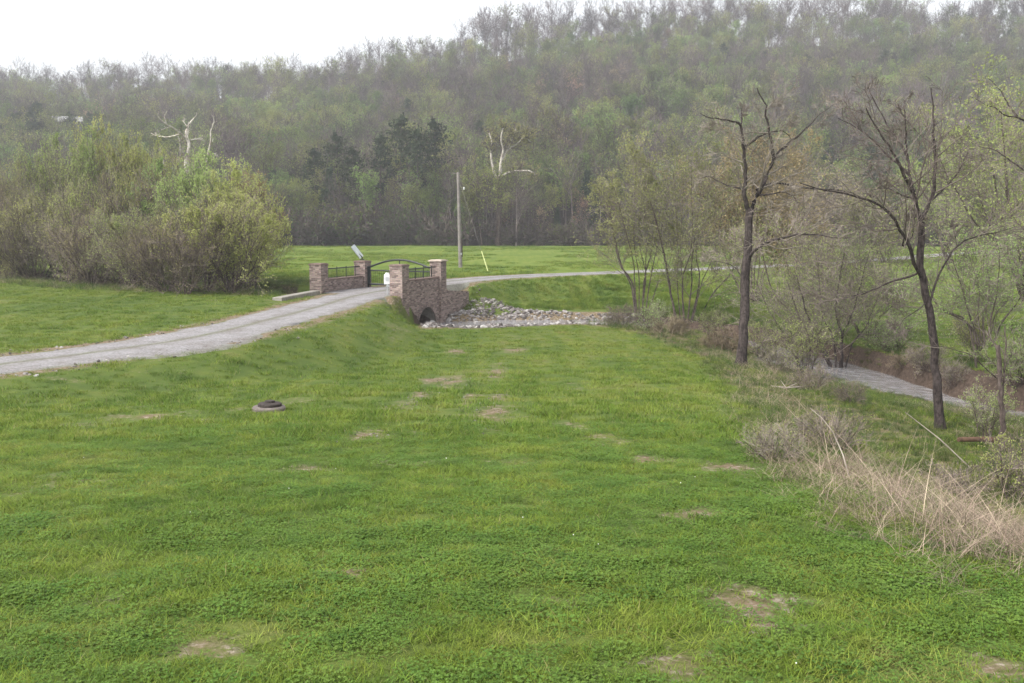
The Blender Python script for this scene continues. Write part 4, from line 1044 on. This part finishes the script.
while yy < 458:
    stp = 3.6 + (yy-178)*.003; xs0 = np.arange(-.62*yy, .62*yy, stp*(1.1 if yy < 436 else .85))
    xx = xs0+rg.uniform(-.45, .45, len(xs0))*stp; y2 = yy+rg.uniform(-.5, .5, len(xs0))*stp
    P.append(np.stack([xx, y2], -1)); yy += stp
P = np.concatenate(P)
hd = np.hypot(P[:, 0]-hx+6, P[:, 1]-hy+6); P = P[(hd > 11) & ~((np.abs(P[:,0]/P[:,1]-hx/hy) < .022) & (P[:,1] < hy) & (P[:,1] > hy-34))]
edge = 174+10*(fbm(P[:, 0]/45, P[:, 0]*0, 5)-.5); P = P[P[:, 1] > edge+1]
Z = terrain(P[:, 0], P[:, 1]); n = len(P)
px_ = 512+F*P[:, 0]/P[:, 1]; py_ = 224-F*(Z-CAMZ)/P[:, 1]
rn = rg.random(n); fld = fbm(P[:, 0]/28, P[:, 1]/28, 91, 3); fl2 = fbm(P[:, 0]/18+9, P[:, 1]/18, 92, 3)
kind = np.where(rn < .30, 0, np.where(rn < .52, 1, np.where(rn < .75, 2, 3)))
green = (fld > np.where(px_ > 680, .55, .49)+.05*(P[:, 1] > 330)) & (rn > .15); kind = np.where(green, rg.choice([3,4,4,5,5], n), kind)
kind = np.where((fl2 > .72) & (rn > .65), 6, kind)
ever = ((px_ > 290) & (px_ < 470) & (P[:, 1] < 212) & (rn < .20)) | ((px_ < 110) & (P[:, 1] < 300) & (P[:, 1] > 235) & (rn < .5)) | ((px_ > 540) & (px_ < 610) & (P[:, 1] < 200) & (rn < .45)) | ((px_ > 790) & (px_ < 960) & (P[:, 1] < 215) & (rn < .3)) | (rg.random(n) < .012)
kind = np.where(P[:, 1] > 438, np.where(rn < .75, 1, np.where(rn<.9, 0, 3)), kind)
thin = (P[:, 1] > 440) & (rg.random(n) < np.where(px_ > 450, .12, .35))
kind = np.where(ever, rg.choice([7, 8, 8], n), kind)
kind = np.where((P[:, 1] < 186) & (kind > 2) & (kind < 7) & (rn < .7), rg.choice([0,1,2], n), kind)
ridge = P[:, 1] > 425; kind = np.where(ridge & (kind > 4) & (kind < 7), rg.choice([1,1,1,0,3], n), kind)
sc_ = .55+.50*rg.random(n)**1.3; sc_ = np.where(P[:, 1] < 190, sc_*.9, sc_); sc_ = np.where(P[:, 1] > 440, sc_*np.where(px_ > 470, 1.5, 1.25), sc_)
drF, _ = sdist(P[:, 0], P[:, 1], ROADC); ok = (np.abs(drF) > 4) & ~thin
order = [i for i in np.argsort(P[:, 1]) if ok[i]]
vis = [i for i in order if abs(P[i, 0]/P[i, 1]) < .535 and px_[i] > -5]
indiv = vis[:300]; iset = set(indiv)
for i in indiv:
    k = int(kind[i])
    plant_tree('forest_tree', FM[k], (P[i, 0], P[i, 1], Z[i]-.1), FL[k]+where_(px_[i], P[i, 1] < 186), 'tree', 'trees of the wooded hill', float(sc_[i]), rg=rnd)
restI = np.array([i for i in order if i not in iset])
rot = np.zeros((len(restI), 3)); rot[:, 2] = rg.random(len(restI))*6.28; rot[:, :2] = rg.normal(size=(len(restI), 2))*.04
scatter('hillside_forest', np.stack([P[restI, 0], P[restI, 1], Z[restI]-.1], -1), rot, sc_[restI], kind[restI], joined, 'hazy grey brown and green spring forest covering the hill to the ridge')
for px, pyt, k_, lab in [(482,176,2,'brown twigged young tree hiding the left of the ruddy sycamore trunk'),(499,184,3,'bushy young tree in front of the ruddy sycamore trunk'),(516,178,0,'grey young tree right of the ruddy sycamore trunk'),(468,192,4,'green young tree just right of the utility pole')]:
    D_ = 170; X_ = (px-512)/F*D_; z_ = T(X_, D_); Ht = CAMZ+(224-pyt)/F*D_-z_
    plant_tree('young_tree', FM[k_], (X_, D_, z_-.1), lab, 'tree', 'young trees under the forest sycamore', (Ht/12.5*1.1, Ht/12.5*1.1, Ht/12.5), rg=rnd)
# tall dark pines standing out of the wood edge
for px, pyt, D_, lab in [(318,142,186,'leftmost of the dark pines at the wood edge'),(341,126,190,'broad dark pine left of the tallest pine'),(356,140,184,'shorter dark pine beside the broad one'),(382,128,192,'dark pine just left of the tallest pine'),
        (401,108,194,'tallest dark pine above the bridge, with an umbrella top'),(419,122,188,'dark pine just right of the tallest pine'),(438,112,192,'dark pine at the right end of the pine group'),(585,168,182,'lone dark evergreen right of the white forest sycamore'),(330,165,180,'low dark evergreen below the pines')]:
    X_ = (px-512)/F*D_; z_ = T(X_, D_); Ht = CAMZ+(224-pyt)/F*D_-z_
    plant_tree('pine_tree', FM[8 if pyt < 150 else 7], (X_, D_, z_-.1), lab, 'tree', 'dark pines at the wood edge', (Ht/15.2*.95, Ht/15.2*.95, Ht/15.2) if pyt < 150 else Ht/11.5, rg=rnd)
# bushes along the forest edge
bx_ = np.arange(-88, 92, 1.45); rg = np.random.default_rng(66)
for x0 in bx_:
    x1 = x0+rg.normal()*.6; e = 172+10*(float(fbm(np.array([x1/45]), np.array([0.]), 5)[0])-.5); y1 = e+rg.uniform(-3.5, 4)
    if abs(float(sdist(np.array([x1]), np.array([y1]), ROADC)[0][0])) < 5: continue
    k = 9 if rg.random() < .5 else 10; s = .45+1.9*rg.random()**1.8
    plant_tree('edge_bush', FM[k], (x1, y1, T(x1, y1)-.1), FL[k]+' at the field edge'+where_(512+F*x1/y1, None), 'bush', 'bushes along the forest edge', s, rg=rnd)

# ------------------------------------------------------------------ creek bank shrubs
rg = np.random.default_rng(77)
def shr(seed, H, r0, stems, spread, leaf, lm, dens=(8,6,5), minr=.005, tw='twig'):
    return tree_meshes(seed, H, r0, stems, spread, lev=((dens[0],.1,.7,.55),(dens[1],.1,.7,.5),(dens[2],.1,.7,.5)), leaf=leaf, twig=tw, leafmat=lm, minr=minr, up=.05, wander=.07, sides=(4,3,2,2))
SH = [shr(301, 2.4, .03, 8, .6, (1.2,.06,.04), 'bud'), shr(302, 2.0, .025, 10, .75, (.4,.05,.03), 'budtan'), shr(303, 1.5, .018, 12, .8, None, 'bud', tw='twigtan'), shr(304, 2.8, .035, 6, .45, (1.6,.06,.04), 'bud')]
BS = [ # px, py of the foot, height m, mesh, label
 (622,326,1.4,1,'brown twig shrub at the end of the rock bed'),
 (655,331,1.6,0,'dense green budded shrub at the foot of the many stemmed tree'),
 (668,334,1.2,2,'low tan twig bush between the two clumps of stems'),
 (712,342,1.7,3,'upright green shrub just left of the gnarled tree'),
 (728,352,1.4,2,'tan twig bush at the foot of the gnarled tree'),
 (762,360,1.7,0,'green budded shrub just right of the gnarled tree'),
 (778,372,1.2,1,'brown twig shrub above the bleached branches'),
 (805,378,2.4,3,'slim green shrub on the bank above the creek'),
 (812,390,1.0,1,'brown twig shrub near the water'),
 (852,404,.8,1,'sparse brown shrub standing in front of the water'),
 (895,352,1.8,0,'leafy shrub on the far bank above the undercut'),
 (930,372,1.2,1,'brown twig shrub overhanging the far bank behind the slender tree'),
 (905,366,.9,2,'low tan twig bush on the brink of the far bank'),
 (955,384,1.0,1,'low brown shrub on the dark bank right of the slender tree'),
 (800,347,1.3,1,'brown twig shrub at the head of the dark far bank'),
 (975,362,2.2,3,'light green shrub on the far bank right of the slender tree'),
 (1015,385,2.0,0,'green shrub on the far bank at the right edge'),
 (985,440,1.5,3,'slim green shrub beside the snag'),
 (778,462,.65,1,'bare brown shrub at the left end of the tan brush'),
 (835,450,.8,1,'small brown shrub in the middle of the rough grass'),
 (1012,500,1.3,0,'green twig shrub at the right edge above the brush'),
 (955,500,.9,1,'small grey twig shrub in front of the log'),
]
for px, py, H, k, lab in BS:
    g = ground(px, py); b0 = (2.4, 2.0, 1.5, 2.8)[k]
    plant_tree('bank_shrub', SH[k], (g[0], g[1], g[2]-.03), lab, 'shrub', 'shrubs on the creek banks', H/b0)

# ------------------------------------------------------------------ grass, clover, weeds, dead grass
def blades(seed, n, rad, h, w, mat, bend=.5, lean=.35, K=3, name='tuft', green=0):
    rg = np.random.default_rng(seed); a = rg.random(n)*6.283; r = rad*np.sqrt(rg.random(n)); p = np.stack([r*np.cos(a), r*np.sin(a), -.01+0*a], -1)
    az_ = rg.random(n)*6.283; d = np.stack([np.cos(az_), np.sin(az_), 0*az_], -1); hh = h*(.5+.8*rg.random(n)); le = lean*rg.random(n)*2; u = np.stack([-d[:,1], d[:,0], 0*az_], -1)*w/2
    V = []
    for k in range(K+1):
        t = k/K; c = p + np.array([0,0,1.])*(hh*t*(1-.25*bend*t))[:, None] + d*(hh*(le*t+bend*t*t*.6))[:, None]
        ww = (1-t**1.5*.92); V += [c-u*ww, c+u*ww]
    V = np.stack(V, 1); b = np.arange(n)[:, None]*(2*K+2); Qs = [np.concatenate([b+2*k, b+2*k+1, b+2*k+3, b+2*k+2], 1) for k in range(K)]
    return mesh_np(name, V.reshape(-1, 3), np.concatenate(Qs), mats=[mat])
def clover(seed, n=60, rad=.14, size=.016, h=.05):
    rg = np.random.default_rng(seed); a = rg.random(n)*6.283; r = rad*np.sqrt(rg.random(n)); V = []; Q = []
    for i in range(n):
        c = np.array([r[i]*math.cos(a[i]), r[i]*math.sin(a[i]), h*(.5+.6*rg.random())*(1.1-.5*r[i]/rad)]); t0 = rg.random()*6; tl = rg.normal(size=2)*.25
        for k in range(3):
            t = t0+k*2.09; d = np.array([math.cos(t), math.sin(t), tl[0]]); s = np.array([-math.sin(t), math.cos(t), tl[1]])
            b = len(V); V += [c, c+d*size*.6-s*size*.5, c+d*size*1.15, c+d*size*.6+s*size*.5]; Q.append((b, b+1, b+2, b+3))
    return mesh_np('clover', np.array(V), np.array(Q), mats=[MT['clover']])
rg = np.random.default_rng(88)
def field(dens_fn, y0, y1, keep=None, xr=.60, bx=(-60, 60)):
    # random points in the wedge the photo sees, plus a margin; density in clumps per square metre by distance
    ys = []; xs = []
    edges = np.geomspace(y0, y1, 40)
    for a_, b_ in zip(edges[:-1], edges[1:]):
        ar = xr*2*(a_+b_)/2*(b_-a_)+3*(b_-a_); n = int(ar*dens_fn((a_+b_)/2)); y_ = rg.uniform(a_, b_, n); w_ = xr*y_+1.5
        xs.append(rg.uniform(-1, 1, n)*w_); ys.append(y_)
    x = np.concatenate(xs); y = np.concatenate(ys)
    return x, y
def basic_ok(x, y):
    dr, _ = sdist(x, y, ROADC); dc, _ = sdist(x, y, CREEKC)
    rip = (x > -5) & (x < 7.5) & (y > 50) & (dc < 5.5) & (dc > -3.5)
    inroad = np.abs(dr + np.where(dr > 0, -.6*np.exp(-((y-30)/3)**2), 0)) < 1.85
    return ~inroad & ~rip & (np.abs(dc) > 1.5) & ~((np.abs(dr) < 3.0) & (y > 51) & (y < 61)), dc
near = [blades(1, 46, .12, .062, .0062, MT['blade'], .9, .7), blades(2, 46, .12, .055, .0068, MT['blade'], 1.1, .9), blades(3, 40, .12, .078, .006, MT['blade'], .8, .5), blades(4, 46, .12, .050, .007, MT['blade'], 1.2, 1.1),
        clover(5, 46, .15, .013, .045), clover(6, 50, .17, .015, .05)]
x, y = field(lambda d: 150 if d < 8 else 150*(8/d)**1.15, 3.4, 17); ok, dc = basic_ok(x, y); x = x[ok]; y = y[ok]
sm = soilmask(x, y); ok = rg.random(len(x)) > sm*1.25; x = x[ok]; y = y[ok]
cl = fbm(x/1.1, y/.8, 33) + .95*(rg.random(len(x))-.5)
idx = np.where(cl > .74, rg.choice([4,5], len(x)), rg.integers(0, 4, len(x)))
lush = sstep(.3, .7, fbm(x/.9, y/.6, 34)); s = (.85+.4*rg.random(len(x)))*(.80+.30*lush)*(.75+.4*fbm(x/.22, y/.22, 51, 2))*np.where(idx > 3, .95, .92)
rot = np.stack([rg.normal(size=len(x))*.08, rg.normal(size=len(x))*.08, rg.random(len(x))*6.28], -1)
scatter('lawn_grass', np.stack([x, y, gz(x, y)], -1), rot, s, idx, near, 'short green grass and clover covering the near lawn')
mid = [blades(11, 46, .20, .085, .010, MT['blade'], K=2), blades(12, 46, .2, .07, .011, MT['blade'], .8, .6, K=2), blades(13, 40, .22, .11, .011, MT['blade'], .6, .5, K=2)]
x, y = field(lambda d: 22*(16/d)**.9, 15, 75); ok, dc = basic_ok(x, y); x = x[ok]; y = y[ok]
sm = soilmask(x, y); ok = rg.random(len(x)) > sm*1.5; x = x[ok]; y = y[ok]
lush = sstep(.35, .65, fbm(x/1.6, y/1.0, 35)); s = (.75+.5*rg.random(len(x)))*(.75+.4*lush)
rot = np.stack([0*x, 0*x, rg.random(len(x))*6.28], -1)
scatter('meadow_grass', np.stack([x, y, gz(x, y)], -1), rot, s, rg.integers(0, 3, len(x)), mid, 'mown grass further down the slope and across the creek')
# white clover heads
x, y = field(lambda d: 1.6, 4.2, 13); fo = fbm(x/.8, y/.8, 36) > .65; x = x[fo]; y = y[fo]
import bmesh
bm = bmesh.new(); bmesh.ops.create_icosphere(bm, subdivisions=1, radius=.006); fmh = bpy.data.meshes.new('clover_flower'); bm.to_mesh(fmh); bm.free(); fmh.materials.append(MT['flower'])
scatter('clover_flowers', np.stack([x, y, gz(x, y)+.055], -1), np.zeros((len(x), 3)), .7+.6*rg.random(len(x)), np.zeros(len(x), int), [fmh], 'tiny white clover heads dotted through the near lawn')
# rough grass and weeds between the lawn and creek
wd = [blades(21, 40, .16, .30, .008, MT['weed'], .7, .5), blades(22, 36, .18, .42, .008, MT['weed'], .6, .4), blades(23, 24, .24, .38, .006, MT['dead'], 1.2, .9, K=4), blades(24, 30, .28, .30, .006, MT['dead'], 1.5, 1.4, K=4), blades(25, 7, .22, .62, .007, MT['dead'], .8, .9, K=4)]
n = 60000; x = rg.uniform(1.5, 30, n); y = rg.uniform(4.5, 56, n)
d, _ = sdist(x, y, EG); dc, _ = sdist(x, y, CREEKC)
d = d - .35*sstep(12, 8, y)
inn = (-d > -.3) & (dc > 1.6) & (x/y < .62); x = x[inn]; y = y[inn]; d = -d[inn]; dc = dc[inn]
dens = np.clip(.55*(14/y)**.4, .15, .8)*sstep(-.4, .9, d); k_ = rg.random(len(x)) < dens; x = x[k_]; y = y[k_]; d = d[k_]; dc = dc[k_]
# tan brush belt along the lawn edge close to us, greener rough grass behind
dead = np.clip(sstep(15.5, 10, y)*sstep(5.5, 2.5, d)+.05+.22*sstep(4, 1, d)+.2*(fbm(x/2, y/2, 37) > .62), 0, .9)
isd = rg.random(len(x)) < dead
idx = np.where(isd, rg.choice([2,3,3,4], len(x)), rg.choice([0,0,1], len(x)))
s = (.55+.7*rg.random(len(x)))*np.where(isd, sstep(-.6, 1.2, d)*.45+.45, .6)
rot = np.stack([rg.normal(size=len(x))*.15, rg.normal(size=len(x))*.15, rg.random(len(x))*6.28], -1)
scatter('rough_grass', np.stack([x, y, gz(x, y)], -1), rot, s, idx, wd, 'tangled tan dead grass and weeds between the lawn and creek')
# taller weeds on the far bank and the banks beside the thicket
x = rg.uniform(-45, 30, 26000); y = rg.uniform(20, 80, 26000); dc, _ = sdist(x, y, CREEKC); dr, _ = sdist(x, y, ROADC)
ok = (((dc < -1.35) & (dc > -4.2) & (x > 6)) | ((np.abs(dc) < 6) & (x < -11.5)) | ((dc > 3) & (dc < 5) & (x > 3) & (x < 9))) & (np.abs(x/y) < .62) & (np.abs(dr) > 2.3) & (np.abs(dc) > 1.0)
x = x[ok]; y = y[ok]
idx = np.where(rg.random(len(x)) < .35, rg.choice([3,4], len(x)), rg.choice([0,1], len(x)))
scatter('bank_weeds', np.stack([x, y, gz(x, y)], -1), np.stack([0*x, 0*x, rg.random(len(x))*6.28], -1), .6+.6*rg.random(len(x)), idx, wd, 'rough weeds along the creek banks and the foot of the thicket')
# lush dark bank across the rock bed
x = rg.uniform(-3, 14, 9000); y = rg.uniform(56, 78, 9000); dc, _ = sdist(x, y, CREEKC); dr, _ = sdist(x, y, ROADC)
ok = (dc < -3) & (dr > 2.6); x = x[ok]; y = y[ok]; ls = sstep(.3, .7, fbm(x/1.5, y/1.5, 39))
scatter('bank_grass', np.stack([x, y, gz(x, y)], -1), np.stack([0*x, 0*x, rg.random(len(x))*6.28], -1), .35+.5*ls, rg.integers(0, 3, len(x)), [blades(31, 40, .2, .28, .012, MT['blade'], K=2), blades(32, 40, .2, .22, .012, MT['blade'], K=2), blades(33, 40, .2, .32, .012, MT['blade'], K=2)], 'longer lush grass on the bank between rock bed and lane')

x = rg.uniform(-110, 110, 16000); y = 174+10*(fbm(x/45, x*0, 5)-.5)+rg.normal(size=16000)*1.6-1.2; keep = rg.random(16000) < .25+.75*(fbm(x/6, y/6, 71) > .5)
x = x[keep]; y = y[keep]; ok = np.abs(sdist(x, y, ROADC)[0]) > 3; x = x[ok]; y = y[ok]
scatter('field_margin', np.stack([x, y, gz(x, y)], -1), np.stack([0*x, 0*x, rg.random(len(x))*6.28], -1), .9+1.6*rg.random(len(x))**2, rg.choice([0,1,1,2,4], len(x)), wd, 'rough grass where the far field meets the woods')
n = 42000; y = 60+115*rg.random(n)**.8; x = rg.uniform(-.6, .6, n)*y; keep = (fbm(x/7, y/7, 72) > .46) & (np.abs(sdist(x, y, ROADC)[0]) > 2.2) & (np.abs(sdist(x, y, CREEKC)[0]) > 3) & (y < 171)
x = x[keep]; y = y[keep]
scatter('field_grass', np.stack([x, y, gz(x, y)], -1), np.stack([0*x, 0*x, rg.random(len(x))*6.28], -1), .9+1.3*rg.random(len(x)), rg.integers(0, 3, len(x)), mid, 'tufted grass of the far field')

# ------------------------------------------------------------------ haze
hb = MB().box((0, 255, 68), (1400, 590, 144))
hm = bpy.data.materials.new('haze'); hm.use_nodes = True; N = hm.node_tree.nodes; N.clear()
pv = N.new('ShaderNodeVolumePrincipled'); pv.inputs['Density'].default_value = .00064; pv.inputs['Color'].default_value = (.93,.95,1,1); pv.inputs['Anisotropy'].default_value = .2
oo = N.new('ShaderNodeOutputMaterial'); hm.node_tree.links.new(pv.outputs[0], oo.inputs['Volume'])
hz_ = hb.build('haze', hm); tag(hz_, 'thin pale spring haze filling the valley', None, None, 'stuff')
